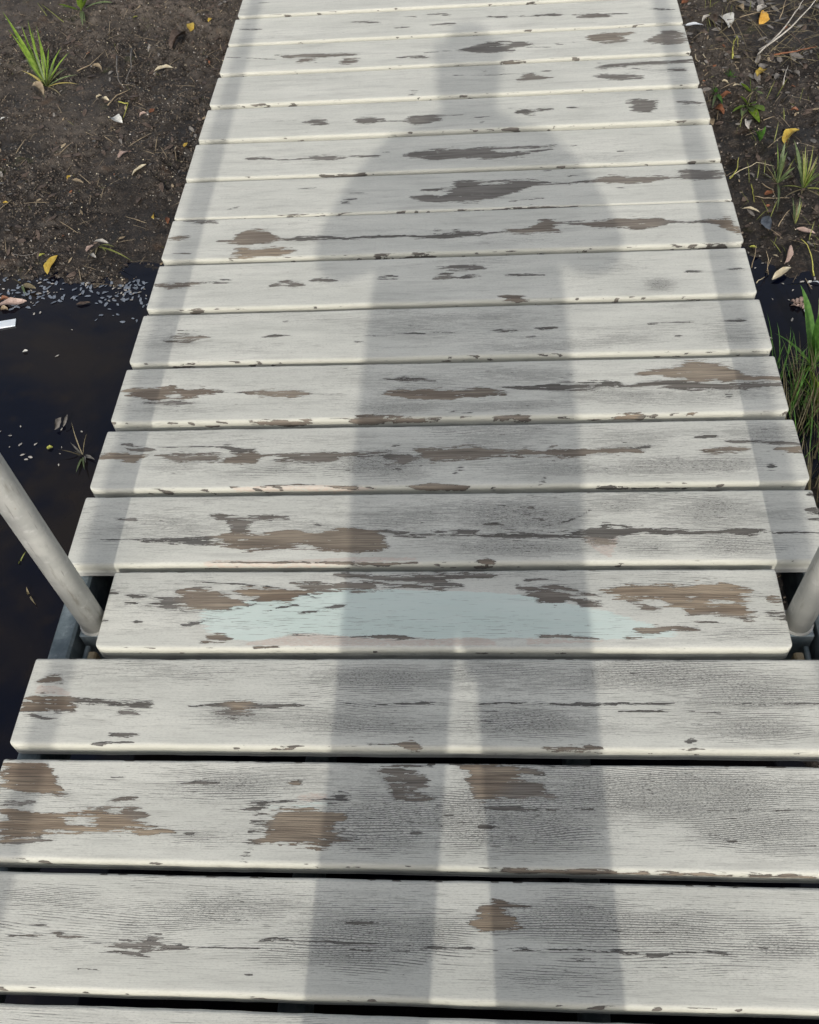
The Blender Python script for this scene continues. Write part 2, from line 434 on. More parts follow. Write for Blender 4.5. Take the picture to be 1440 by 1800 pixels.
# ---------------------------------------------------------------- measured data
# peeled patches of each plank, in plank coordinates: code (warmth, darkness), then x mm, low y and high y in 0.1 mm
WEAR = {
 1: "21 -519 -78 -65 -501 -74 -41 -479 -66 -42|21 -463 -52 -22 -446 -71 -21 -424 -76 -36|04 -422 -126 -116 -398 -143 -127|11 -398 -163 -124 -375 -184 -105 -349 -207 -86 -336 -194 -23 -329 -169 -15 -321 -184 -112 -294 -184 -145|13 -394 -234 -218 -366 -260 -188 -340 -273 -260|04 -299 -150 -143 -243 -146 -139 -179 -144 -134|04 -203 -52 -42 -186 -61 -15 -170 -50 -18 -156 -57 -41 -128 -47 -14 -107 -55 -36 -68 -56 -46 -20 -74 -54|13 -102 183 197 -87 150 213 -59 166 206 -52 188 201|04 -103 -126 -116 -68 -140 -124 -20 -132 -119|03 -425 -433 -424 -400 -433 -417|03 -217 -448 -432 -208 -445 -430|03 -538 60 66 -479 69 80|81 56 198 238 66 118 401 80 89 471 94 92 457 101 110 374 106 144 242 118 179 212|52 71 402 456 98 401 451 129 414 431|05 -20 -83 -74 -6 -87 -77 16 -97 -65 28 -91 -78 49 -96 -70 64 -118 -80 73 -116 -90|05 81 -104 -88 117 -96 -57 130 -89 -83 164 -75 -53 186 -73 -47|04 164 -189 -179 182 -191 -150 194 -194 -156|05 214 -88 -72 228 -85 -53 239 -98 -57 251 -105 -79 274 -112 -90 286 -109 -77|05 313 -58 -49 319 -69 -47|05 331 -48 -41 350 -78 -40 360 -85 -53|05 186 -76 -70 214 -76 -69|05 286 -90 -84 313 -55 -49",
 2: "81 -598 237 668 -574 321 679 -557 222 672 -535 205 633 -518 227 511 -507 188 308 -497 169 197|11 -586 38 89 -563 41 160 -542 32 123|81 -577 -462 38 -552 -477 2 -530 -398 -22 -526 -322 -45 -468 -293 -44 -441 -301 -1 -414 -292 3 -389 -285 -129 -357 -284 -200 -340 -277 -255|31 -446 -79 -1 -436 0 138 -424 100 199 -401 162 190|41 -419 -152 -17 -409 -158 102 -395 -148 104 -389 -140 46 -379 -69 -38|H0 -590 89 298 -574 92 308 -558 94 201|H0 -483 -212 -143 -464 -217 -128 -448 -207 -157|21 -570 -474 -425 -543 -476 -401 -522 -435 -379 -497 -412 -394|14 -438 455 467 -422 461 481|13 -338 378 390 -315 389 433 -287 392 417|13 -270 24 44 -243 20 59|04 -320 -308 -293 -311 -307 -292|15 -238 68 126 -232 -16 154 -221 -103 140|05 -130 102 258 -115 143 299 -109 194 280|m2 -230 30 127 -194 51 120 -156 48 176 -129 83 238|05 -239 122 153 -194 144 167 -156 168 188 -126 192 219|72 -224 -408 -330 -215 -410 -197 -205 -412 33 -190 -409 51 -153 -403 87 -123 -391 64 -111 -22 16|32 -122 -257 -183 -100 -235 -217|33 -121 -376 -313 -90 -334 -326|05 -237 -681 -536 -234 -673 -528|05 -236 -535 -369 -233 -527 -350|05 -235 -332 -238 -226 -293 -123|05 -231 -256 -86 -223 -160 -38|61 -194 388 428 -174 391 450|k0 -176 174 252 -157 157 294 -138 198 277|33 -79 582 623 -67 524 665 -51 249 678 -28 194 689|33 -27 186 330 -12 192 313 5 210 245|32 -28 330 649 -17 351 610 -5 392 491|71 38 696 717 44 577 717 54 380 718 63 168 719 86 209 722 116 466 725 124 586 706|31 86 221 482 123 234 507 146 244 470 156 246 373 167 240 259|32 117 625 713 150 569 609|13 63 80 129 130 82 120 211 109 124|13 136 -164 -142 145 -163 -141|13 -25 -279 -223 -10 -284 -232|13 359 -224 -198 368 -222 -200|13 374 -293 -264 388 -284 -262|13 -29 665 689 0 660 684|13 158 686 718 207 699 715|13 70 -160 -115 96 -141 -122|04 355 114 118 431 121 129 498 131 139|62 95 -677 -642 120 -707 -651 198 -714 -672 295 -702 -667 481 -701 -667",
 3: "62 -586 290 322 -574 275 416 -565 260 464 -550 270 433 -547 292 308|k0 -584 114 275 -553 116 261 -531 86 154|82 -597 -153 3 -590 -153 104 -575 -158 90 -524 -149 77 -520 -149 -89|05 -601 -160 -148 -526 -158 -146|15 -525 -14 32 -508 -34 54 -473 -56 35 -450 -84 6 -434 -68 37 -407 -87 8|12 -452 -189 -129 -442 -203 -108 -424 -196 -113|13 -585 -219 -168 -542 -239 -180 -554 -300 -255|14 -535 -173 -105 -527 -179 -89 -517 -172 -104|15 -346 -78 -63 -319 -70 -22 -297 -75 -30 -228 -82 -47|71 -297 -193 15 -277 -191 61 -258 -175 17|12 -312 -179 -120 -298 -207 -60 -257 -175 -131|12 -294 -266 -207 -276 -264 -215|15 -269 -83 -11 -237 -81 -30 -214 -71 -16 -191 -78 -15 -179 -48 -40|05 -130 1 18 -106 -39 -10 -62 -28 -20|05 -53 -15 6 -26 -18 -1 -3 -25 25 12 -15 -3|13 -455 -543 -503 -436 -542 -476 -416 -528 -487|04 -501 -649 -637 -471 -658 -626 -422 -621 -609|52 -229 -699 -675 -210 -713 -650 -198 -696 -665|52 -83 -638 -622 -39 -642 -614 -31 -704 -554 -16 -694 -632|05 69 -16 1 116 -1 20|05 120 4 20 131 8 25|05 146 -24 1 187 -21 8 198 -20 50 224 -31 10 261 -29 12 309 -6 35 335 12 25|04 260 -110 -98 318 -98 -78|04 357 -108 -96 391 -126 -110|04 371 27 35 407 13 21 431 2 22 465 16 24 530 16 28|52 151 -693 -662 162 -700 -634 176 -710 -660 183 -737 -632 219 -694 -621 232 -670 -639|52 423 -742 -724 441 -733 -695 451 -732 -713|62 346 -781 -743 388 -807 -761 513 -793 -756|05 347 -442 -383 351 -473 -402|05 350 -597 -473 352 -616 -488|05 352 -704 -597 356 -730 -627",
 4: "15 -516 284 355 -505 274 354 -498 294 334|15 -488 263 273 -471 233 283 -423 206 231|15 -486 124 169 -465 104 153|14 -450 79 99 -420 59 132|12 -433 84 133 -412 10 231 -395 -15 255|61 -403 290 340 -389 33 389 -363 4 388 -337 -7 352 -315 12 227 -294 89 153|H0 -398 24 63 -386 24 53|81 -312 336 386 -297 251 450 -271 176 424 -245 117 398 -220 150 347 -202 321 371|22 -379 379 419 -353 378 428|04 -395 531 541 -342 493 503 -277 439 454 -221 342 362 -184 208 222|04 -340 337 347 -313 286 301 -287 206 226 -277 118 167|04 -393 -25 -10 -334 -26 -12 -297 21 41 -277 98 118|32 -225 471 522 -188 321 510 -154 359 468 -138 358 517 -113 342 546 -46 403 462 12 351 435|22 -156 608 659 -118 576 667 -47 487 637 12 459 609|H0 -88 415 435 -46 393 423 -5 372 401|04 -258 -33 -18 -238 20 68 -214 77 101|04 -208 -58 -43 -167 -35 28 -151 27 85 -143 56 85|04 -384 -279 -255 -376 -312 -217 -364 -237 -208 -344 -184 -103|05 -463 -235 -197 -448 -235 -207|05 -516 -206 -187 -503 -206 -177|52 -350 -574 -514 -336 -583 -397 -326 -574 -397 -309 -565 -491|k0 -283 -610 -574 -243 -628 -490 -211 -628 -407 -146 -628 -444 -82 -627 -490 -42 -627 -513 14 -626 -499|52 -270 -656 -629 -234 -647 -619|32 -216 -435 -407 -171 -453 -416 -139 -472 -444|32 -131 -472 -444 -66 -509 -458 6 -517 -481|m9 -350 -208 57 -332 -421 130 -289 -528 153 -265 -537 225 -208 -421 263 -184 -398 380 -142 -444 393 -85 -490 366 13 -499 337|m9 -4 -490 362 136 -490 258 234 -535 17 288 -490 -171 341 -490 -377|22 -6 600 650 35 567 657 77 555 645 93 594 624|12 -6 401 520 27 385 498 44 384 433|32 129 283 395 166 123 393 185 56 353 206 198 304 215 41 207 248 64 135|32 166 315 412 195 362 450 222 226 303 246 225 254|13 138 512 542 179 520 549|04 200 -29 -6 220 -30 8|81 250 326 360 270 229 422 294 166 445 337 165 404 379 -103 416 390 -103 489 403 -104 464 434 -127 476 445 -137 413 468 -128 378 480 235 268|41 377 -103 60 430 -136 -35 454 -183 -91|41 292 109 157 307 -9 100 330 -56 14|H0 406 115 153 418 96 162 438 105 152|H0 376 178 239 386 177 229|H0 461 11 198 472 -36 221 486 -36 127|22 373 -218 -181 390 -246 -163 416 -251 -228|51 280 -535 -490 289 -490 -354 310 -445 -332 346 -364 -300 361 -364 -264 382 -364 -346|32 151 -490 -445 186 -499 -436 217 -499 -454 240 -517 -499|k0 -3 -626 -572 21 -626 -481 48 -626 -467 76 -626 -490 91 -625 -558|k0 135 -603 -481 185 -580 -467 247 -557 -499|62 491 150 206 497 94 230 508 93 220 511 126 173|15 482 -105 -36 492 -138 -23 517 -184 -83",
 5: "12 -531 223 250 -503 204 257|05 -498 -191 -170 -464 -235 -148 -409 -255 -153 -380 -309 -121 -357 -260 -159|05 -549 -186 -176 -498 -191 -175|62 -363 -275 -132 -330 -313 -44 -308 -415 -87 -279 -417 -80 -235 -347 -18 -189 -400 -58 -173 -427 1 -132 -479 22 -91 -458 -59 -78 -410 -311|22 -376 284 337 -367 230 362 -345 201 280 -330 -85 279 -313 -87 224 -307 171 275 -248 216 279|13 -92 -84 -8 -51 -164 -88 2 -194 -69 46 -133 -98|05 -209 170 211 -205 159 211|05 -198 55 132 -194 3 106|k0 -376 -681 -632 -352 -702 -585 -249 -709 -602 -129 -669 -543 -33 -618 -560|52 -376 -652 -622 -250 -651 -622 -128 -679 -640 -33 -686 -657|13 28 -172 -46 52 -139 -24 66 -126 -60|15 66 -161 -141 80 -227 -142 120 -216 -81 188 -212 -113 236 -192 -43 275 -270 -23 307 -125 -1 346 -139 -40 377 -182 -59 400 -174 -86 439 -139 -115|15 439 -115 -90 477 -168 -55 520 -138 -74 539 -150 -101 591 -160 -141|k0 235 -315 -192 250 -486 -120 269 -608 -171 282 -319 -148|41 238 -364 -193 266 -376 -210 278 -319 -221|14 77 60 101 109 36 87|13 149 153 194 170 130 217|13 146 390 427 154 389 425|04 169 9 24 205 91 111 230 220 235 243 326 336|16 589 588 640 596 571 638|16 581 267 318 589 231 367 600 215 315|16 580 102 127 597 100 140|15 262 -46 29 268 -62 88 275 -48 27|52 64 -659 -631 76 -698 -583 90 -680 -642",
 6: "13 -566 366 396 -541 360 421|04 -511 277 289 -438 286 309 -386 269 299|23 -557 274 304 -528 150 280 -506 234 294|61 -594 74 163 -576 53 189 -547 -69 184 -533 -54 151 -516 77 160|32 -496 85 144 -465 -38 126 -420 -75 129 -393 -51 153 -380 33 92|15 -386 251 311 -370 236 367 -355 127 233 -324 192 227|52 -378 -83 -54 -361 -103 59 -322 -122 198 -310 -96 78 -304 36 77|33 -304 59 94 -269 12 99 -232 -139 92 -202 -133 144 -163 -37 78 -119 0 98 -98 94 181|33 -285 -71 -42 -267 -143 -46 -258 -122 -65|33 -249 -107 -49 -232 -150 34 -210 -143 88|14 -95 36 94 -88 -80 150 -80 -81 119|22 -83 -194 5 -62 -198 58 -36 -90 -4|15 -81 224 265 -68 210 280|15 -42 239 274 -28 236 283|15 -76 -308 -223 -66 -326 -225|42 -46 170 199 -19 -93 177 20 -100 186 46 -77 239|05 25 -436 -381 32 -399 -299|05 31 -343 -271 39 -289 -222|k0 -351 -706 -640 -269 -702 -614 -183 -732 -622 -106 -716 -662|52 -351 -646 -629 -226 -627 -610 -140 -689 -657|52 -55 -686 -648 -13 -704 -611 46 -702 -632|42 26 -101 185 48 -105 238 69 -98 234 82 -55 144 116 -5 109|32 118 40 74 133 -9 77|52 135 -37 76 155 -24 130 176 -45 97 193 -88 162 218 -93 88 264 -34 90 298 -13 140 315 12 125 340 7 64|05 324 56 95 354 106 174|15 433 318 341 448 315 384 467 322 351|13 484 193 233 554 161 235 598 129 152|51 436 22 44 452 -43 69 481 -32 103 510 -37 97 525 -57 -2|05 525 -46 -29 552 -12 10|61 553 21 49 567 -38 85 595 -43 96 602 -111 78|06 188 -149 -109 194 -156 -116|06 273 -380 -325 279 -381 -338|05 543 -460 -282 546 -471 -293|05 169 -635 -581 174 -598 -489|06 259 -714 -671 531 -820 -788 595 -798 -756",
 7: "61 -595 105 125 -573 -13 205 -554 -51 213 -534 -121 207 -505 -129 232 -466 -126 155 -439 -17 167 -411 40 139 -403 65 104|H0 -504 -77 15 -492 -80 31 -479 -71 -19|12 -548 -213 -168 -486 -262 -165 -448 -239 -194|51 -372 30 49 -344 -10 74 -324 -80 82 -277 -93 56 -249 -68 9 -235 -47 -27|31 -205 -68 -48 -189 -85 -34 -175 -89 -63|04 -403 38 51 -203 -62 -49|14 -108 307 326 -84 273 326 -57 252 357 -29 257 303|14 -24 236 256 -11 219 252|61 -108 -56 -30 -87 -125 28 -50 -236 31 -5 -261 24 22 -256 -15 45 -149 -34|52 -352 -684 -659 -297 -728 -654 -269 -789 -642 -233 -743 -651|52 -170 -715 -666 -125 -738 -603 -62 -753 -631 -12 -777 -704|05 16 -577 -552 27 -530 -493|52 25 -80 -48 52 -182 40 79 -189 33 115 -149 -73|15 111 17 55 160 -22 54 205 -85 92 241 -76 114 276 -55 103 295 3 162 321 -4 135 332 -39 5|24 334 -21 4 352 -13 113 383 -22 136 427 -97 155 470 -109 79 513 -109 34 557 -102 22 592 -69 43|61 350 274 338 387 295 457 422 157 491 440 89 603 457 52 630 501 40 518 522 65 414 538 59 217 598 73 167|H0 385 168 219 398 151 227 429 142 205|H0 482 50 126 491 54 136|05 213 -69 14 219 -7 152|05 219 76 216 226 150 292|05 227 246 356 235 341 419|05 497 -290 -241 508 -367 -318|04 502 -273 -150 506 -317 -151|05 191 -344 -307 199 -346 -309|42 96 -712 -664 131 -727 -636 158 -727 -660|42 240 -741 -705 288 -753 -717|72 314 -711 -639 347 -731 -647|72 428 -739 -697 439 -753 -628 447 -732 -678|05 46 -833 -566 49 -846 -566|06 417 -778 -742 594 -797 -750",
 8: "33 -545 -53 -7 -535 9 75 -509 78 145 -486 83 123 -464 30 63|42 -516 -17 29 -503 -55 110 -484 -62 103 -466 11 50 -453 6 26|34 -540 -68 -28 -519 -114 -62 -482 -120 -88|14 -351 -31 -11 -331 -18 67 -295 8 28|04 -313 390 444 -302 379 439|05 -167 -231 -205 -149 -243 -211|04 -146 -59 -46 -113 -64 -51|05 -89 -21 -8 -54 -40 -2 -34 -60 -41|05 -17 -15 -2 18 -34 -21|04 -520 235 255 -481 214 234|34 -524 -736 -704 -489 -741 -697|34 -471 -721 -703 -457 -769 -707|34 -422 -768 -749 -369 -779 -723|34 -339 -757 -733 -321 -794 -726|15 92 -10 3 118 -51 32 148 -18 47|15 163 -23 28 195 -16 61 217 21 72|04 147 -233 -221 173 -198 -154|06 383 61 106 392 20 122 400 80 119|04 411 102 121 464 95 133|05 520 112 124 543 77 141 560 96 134|06 429 -259 -246 436 -298 -236 441 -276 -238|05 472 -776 -752 553 -803 -731",
 9: "42 -600 78 115 -581 33 143 -561 -48 135 -542 -20 141 -514 55 172 -495 105 163|15 -495 119 163 -442 81 118|05 -461 191 221 -436 173 202|22 -355 -65 -29 -328 -42 139 -299 -69 90 -285 -61 -25|12 -272 63 114 -258 35 144 -216 74 110|14 -132 86 159 -114 64 201 -96 70 128|04 -146 78 93 -127 70 84|22 -21 36 108 -7 30 210 11 57 165|22 -15 322 395 2 350 446 66 320 444|14 30 13 49 48 19 112 66 32 118|52 -523 -733 -699 -499 -798 -687|42 -199 -746 -726 -136 -759 -724|12 20 305 451 48 256 453 76 316 410|14 28 29 50 48 33 134 76 64 100|15 121 43 114 149 45 138 176 54 89 196 44 80|05 238 261 304 242 259 302|05 87 231 274 92 228 272|52 107 -565 -510 129 -711 -520 155 -701 -586|05 475 8 57 510 6 55|05 554 55 69 576 31 80 593 37 51|42 466 -771 -731 507 -788 -728|15 22 -762 -721 80 -785 -731",
 10: "52 -594 43 124 -577 -7 171 -552 36 141|33 -577 -468 -437 -541 -501 -454|11 -573 664 698 -541 547 705 -501 599 682|34 -491 -90 -50 -469 -85 -22|51 -464 -120 -88 -441 -196 244 -426 -243 292 -406 -214 306 -376 -166 233 -361 -79 40 -340 -89 -50|71 -451 -615 -576 -441 -613 -271 -414 -634 -269 -403 -616 -384 -369 -632 -346 -335 -619 -387 -312 -462 -415|15 -340 -105 -50 -321 -139 43 -262 -115 4 -208 -143 -64 -145 -113 -35 -97 -107 -60 -48 -203 -86 -15 -221 -65 38 -194 9 67 -147 -30|36 -193 -809 -763 -141 -857 -744 -103 -875 -710 -37 -795 -690 -9 -794 -734|14 19 -200 35 48 -176 35 76 -137 -59 122 -99 -36|41 122 -83 18 162 -182 20 188 -134 100 196 -99 317 210 -130 364 234 -142 272|11 234 153 248 272 70 195 286 86 164|41 272 101 148 305 -2 208 333 -56 240 370 -61 235 412 -137 250 445 -40 271 454 71 149 472 22 99|41 368 -123 -76 410 -160 -22|14 454 48 110 514 -1 92 546 20 59|72 542 61 123 564 -181 164 581 -327 193 594 -424 146 598 -442 -126|37 188 -772 -712 225 -790 -716|67 255 -790 -709 312 -804 -737|37 507 -799 -740 570 -830 -699 588 -796 -693|03 -25 42 153 -22 41 151|03 -17 23 133 -14 37 147",
 11: "04 -334 292 319 -290 265 309|04 -216 47 72 -188 38 81|04 -482 -400 -374 -470 -364 -330 -460 -336 -268|04 -464 -351 -215 -461 -353 -216|04 -224 -457 -204 -220 -418 -206|04 -221 -223 -138 -196 -170 -136|12 -78 -207 -123 -52 -349 -95 -7 -417 -207 7 -426 -4 32 -424 368 67 -420 372|14 -59 70 105 -8 5 134|25 -415 -779 -746 -330 -744 -670 -229 -760 -686|12 17 -390 378 67 -403 346 117 -282 357 167 -18 368 197 134 306 232 112 215 266 108 176|H0 73 247 316 98 214 300 130 228 280|14 136 -452 -419 207 -379 -320|13 266 125 193 301 154 240 316 145 316|31 316 145 316 331 136 350 365 72 388 394 28 309 438 85 280 463 154 307 486 208 336|12 495 159 330 509 152 519 551 82 465 597 120 392|05 263 403 446 293 401 444|05 211 691 780 222 552 746|36 18 -746 -696 116 -737 -671 169 -767 -645 232 -739 -641 290 -740 -675|04 363 -88 -38 384 -119 -85",
 12: "12 -472 53 77 -453 -34 97 -430 -17 106 -406 -17 32|13 -406 -25 0 -350 -63 -39|12 -350 -55 -22 -327 -103 59 -286 -115 71 -249 -76 70|14 -151 98 115 -131 68 116|12 -103 -56 -16 -76 -195 110 -30 -305 135 51 -281 134 100 -276 83 145 -306 51|H0 102 -47 25 145 -93 11|12 16 -257 143 83 -303 95 101 -316 2 172 -325 -88 178 -251 -211|H0 101 -78 34 172 -80 8|12 101 42 122 195 16 136 244 61 141|12 172 -207 -128 239 -31 24|04 284 -63 73 285 -64 71|04 381 -218 -195 396 -221 -190|13 -226 -27 29 -162 -56 9|35 -289 -697 -665 -185 -702 -655|35 -69 -732 -685 -51 -728 -666",
 13: "12 -353 -78 -52 -329 -141 62 -310 -217 83 -295 -228 -52|12 -229 -104 -43 -214 -229 34 -181 -255 34 -161 -208 -68|13 -161 -165 -139 -104 -209 -183|12 -109 -179 -135 -90 -367 25 -57 -392 61 -29 -241 21 -17 -207 -6|13 -18 -24 11 36 -49 -14|04 60 -197 -163 88 -193 -158|04 74 -423 -337 83 -413 -344|03 -485 23 41 -369 30 57|04 -342 -235 -191 -336 -248 -196|14 141 158 193 155 155 208|14 159 -58 3 178 -159 163 201 -160 13|14 208 51 139 229 -26 148 245 -4 83|14 278 74 100 303 37 124|12 421 143 274 423 -204 341 446 -265 340 477 -273 226 493 172 259|13 477 -205 183 486 -126 89|12 535 93 137 555 -9 181 597 -129 42|04 61 -172 -155 98 -158 -132|04 72 -405 -353 83 -396 -327",
 14: "05 -101 -380 -343 -76 -419 -382|05 -97 -586 -475 -88 -576 -446|04 80 402 469 91 402 460|04 78 403 471 91 392 460|04 12 270 289 110 192 211 208 230 258|21 168 -143 -49 178 -170 151 207 -129 182 226 -146 42 255 -31 16|13 227 250 308 249 240 307|12 356 259 326 403 313 505 441 326 527 523 319 510 595 368 520|12 351 -78 -40 379 -233 0 412 -335 -57 436 -301 -22 468 -311 -173|13 377 212 240 401 266 294 425 244 273 447 25 63 427 -98 -70|12 540 18 139 575 -51 108|04 449 213 242 495 30 58 547 77 105|04 363 532 590 375 502 570",
 15: "22 -463 180 212 -430 4 129 -378 -24 184 -325 -73 134 -294 -51 104 -240 -30 73|31 -405 -304 -283 -391 -298 -9 -354 -331 -147 -376 -230 -24|31 -290 -450 -389 -281 -469 -133 -250 -447 -193 -233 -220 -179|14 -140 -276 -245 -102 -281 -159 -59 -322 -220|04 -67 -70 -50 35 -4 27|12 30 1 52 75 -246 266 111 -239 335 156 -171 310|03 -590 165 186 -460 -59 -28|12 26 -97 -26 61 -172 125 87 -256 338 137 -152 329 173 -13 274 211 83 185|H0 130 130 285 155 126 281|04 192 -53 -23 257 -106 -75|13 263 62 134 283 12 114|13 304 64 125 321 27 129|41 347 258 309 355 97 457 385 17 479 430 126 485 467 419 502|21 383 -84 38 448 -15 107|21 486 -114 -83 517 -162 191 552 -295 515 594 -185 319|45 131 -717 -658 193 -705 -656",
 16: "14 -272 215 260 -196 91 181|14 -156 -246 -180 -114 -235 -169|14 -127 366 422 -97 323 391|14 -73 399 456 -36 359 484 -4 292 404|13 -61 -179 -136 8 -184 -75|13 97 130 185 145 69 157|03 -581 120 165 -520 69 125|14 96 120 187 140 51 162|14 180 76 142 292 24 112|22 318 40 84 343 -183 57 379 -242 51 415 -150 -41|13 426 -41 24 464 -93 -28|04 518 147 180 556 51 139 586 19 51",
 17: "03 -553 74 111 -519 73 109",
}
# zones of fine crackle: x, y, half sizes in mm, strength
CRACK = {
 1: [[-491,38,74,21,3],[-267,26,161,20,5],[-86,0,103,40,8],[186,26,118,26,8],[165,-41,98,18,5],[321,25,149,29,6],[417,5,65,19,6],[-333,14,72,13,4],[-2,2,68,26,7]],
 2: [[-275,41,117,24,5],[-59,-5,81,50,9],[-302,-32,56,15,4],[85,-3,146,50,9],[308,37,181,43,9],[425,-16,104,33,7],[-455,43,59,12,3]],
 3: [[-357,51,160,22,3],[-78,39,96,26,7],[-92,-31,112,24,6],[-284,-25,57,16,4],[94,48,114,21,6],[302,40,184,30,7],[130,-30,91,28,7],[446,20,108,25,7],[436,-35,91,27,6]],
 4: [[-447,38,64,20,2],[443,-44,94,18,4],[35,65,123,10,4]],
 5: [[-426,2,84,31,4],[-238,11,103,20,3],[-52,19,102,26,5],[129,24,104,31,9],[127,-40,137,24,7],[311,43,79,31,5],[428,26,97,35,7],[456,-43,83,24,7],[334,-42,57,19,6]],
 6: [[-452,-15,67,17,3],[-100,-16,107,34,7],[-77,-39,85,28,5],[-273,-30,87,17,4],[91,52,108,35,5],[304,29,84,34,5],[381,-33,142,27,6],[463,-29,80,22,7],[195,-30,124,27,5],[545,41,61,29,5]],
 7: [[-503,-25,94,25,3],[-85,-48,89,25,6],[-42,19,91,19,4],[292,-24,152,25,4],[467,-17,128,31,4],[114,-44,132,18,5],[161,36,112,19,4],[559,37,52,25,4]],
 8: [[-504,-11,90,26,3],[-39,23,131,39,3],[109,17,129,39,3],[320,-28,124,31,4],[171,-54,125,18,5],[529,-23,61,37,5]],
 9: [[419,-33,32,22,9],[338,15,66,28,3],[66,57,138,22,3],[274,4,66,43,2]],
 10: [[137,-41,116,22,3]],
 11: [[-377,-53,101,33,2]],
 12: [[324,-46,128,47,3]],
 14: [[495,8,70,28,3]],
}
BACK = {0: 0.2264, 1: 0.3815, 2: 0.536, 3: 0.6965, 4: 0.8519, 5: 1.0047, 6: 1.1598, 7: 1.3165, 8: 1.4719, 9: 1.6277, 10: 1.7832, 11: 1.9269, 12: 2.0804, 13: 2.2391, 14: 2.3932, 15: 2.5483, 16: 2.7045, 17: 2.8605}
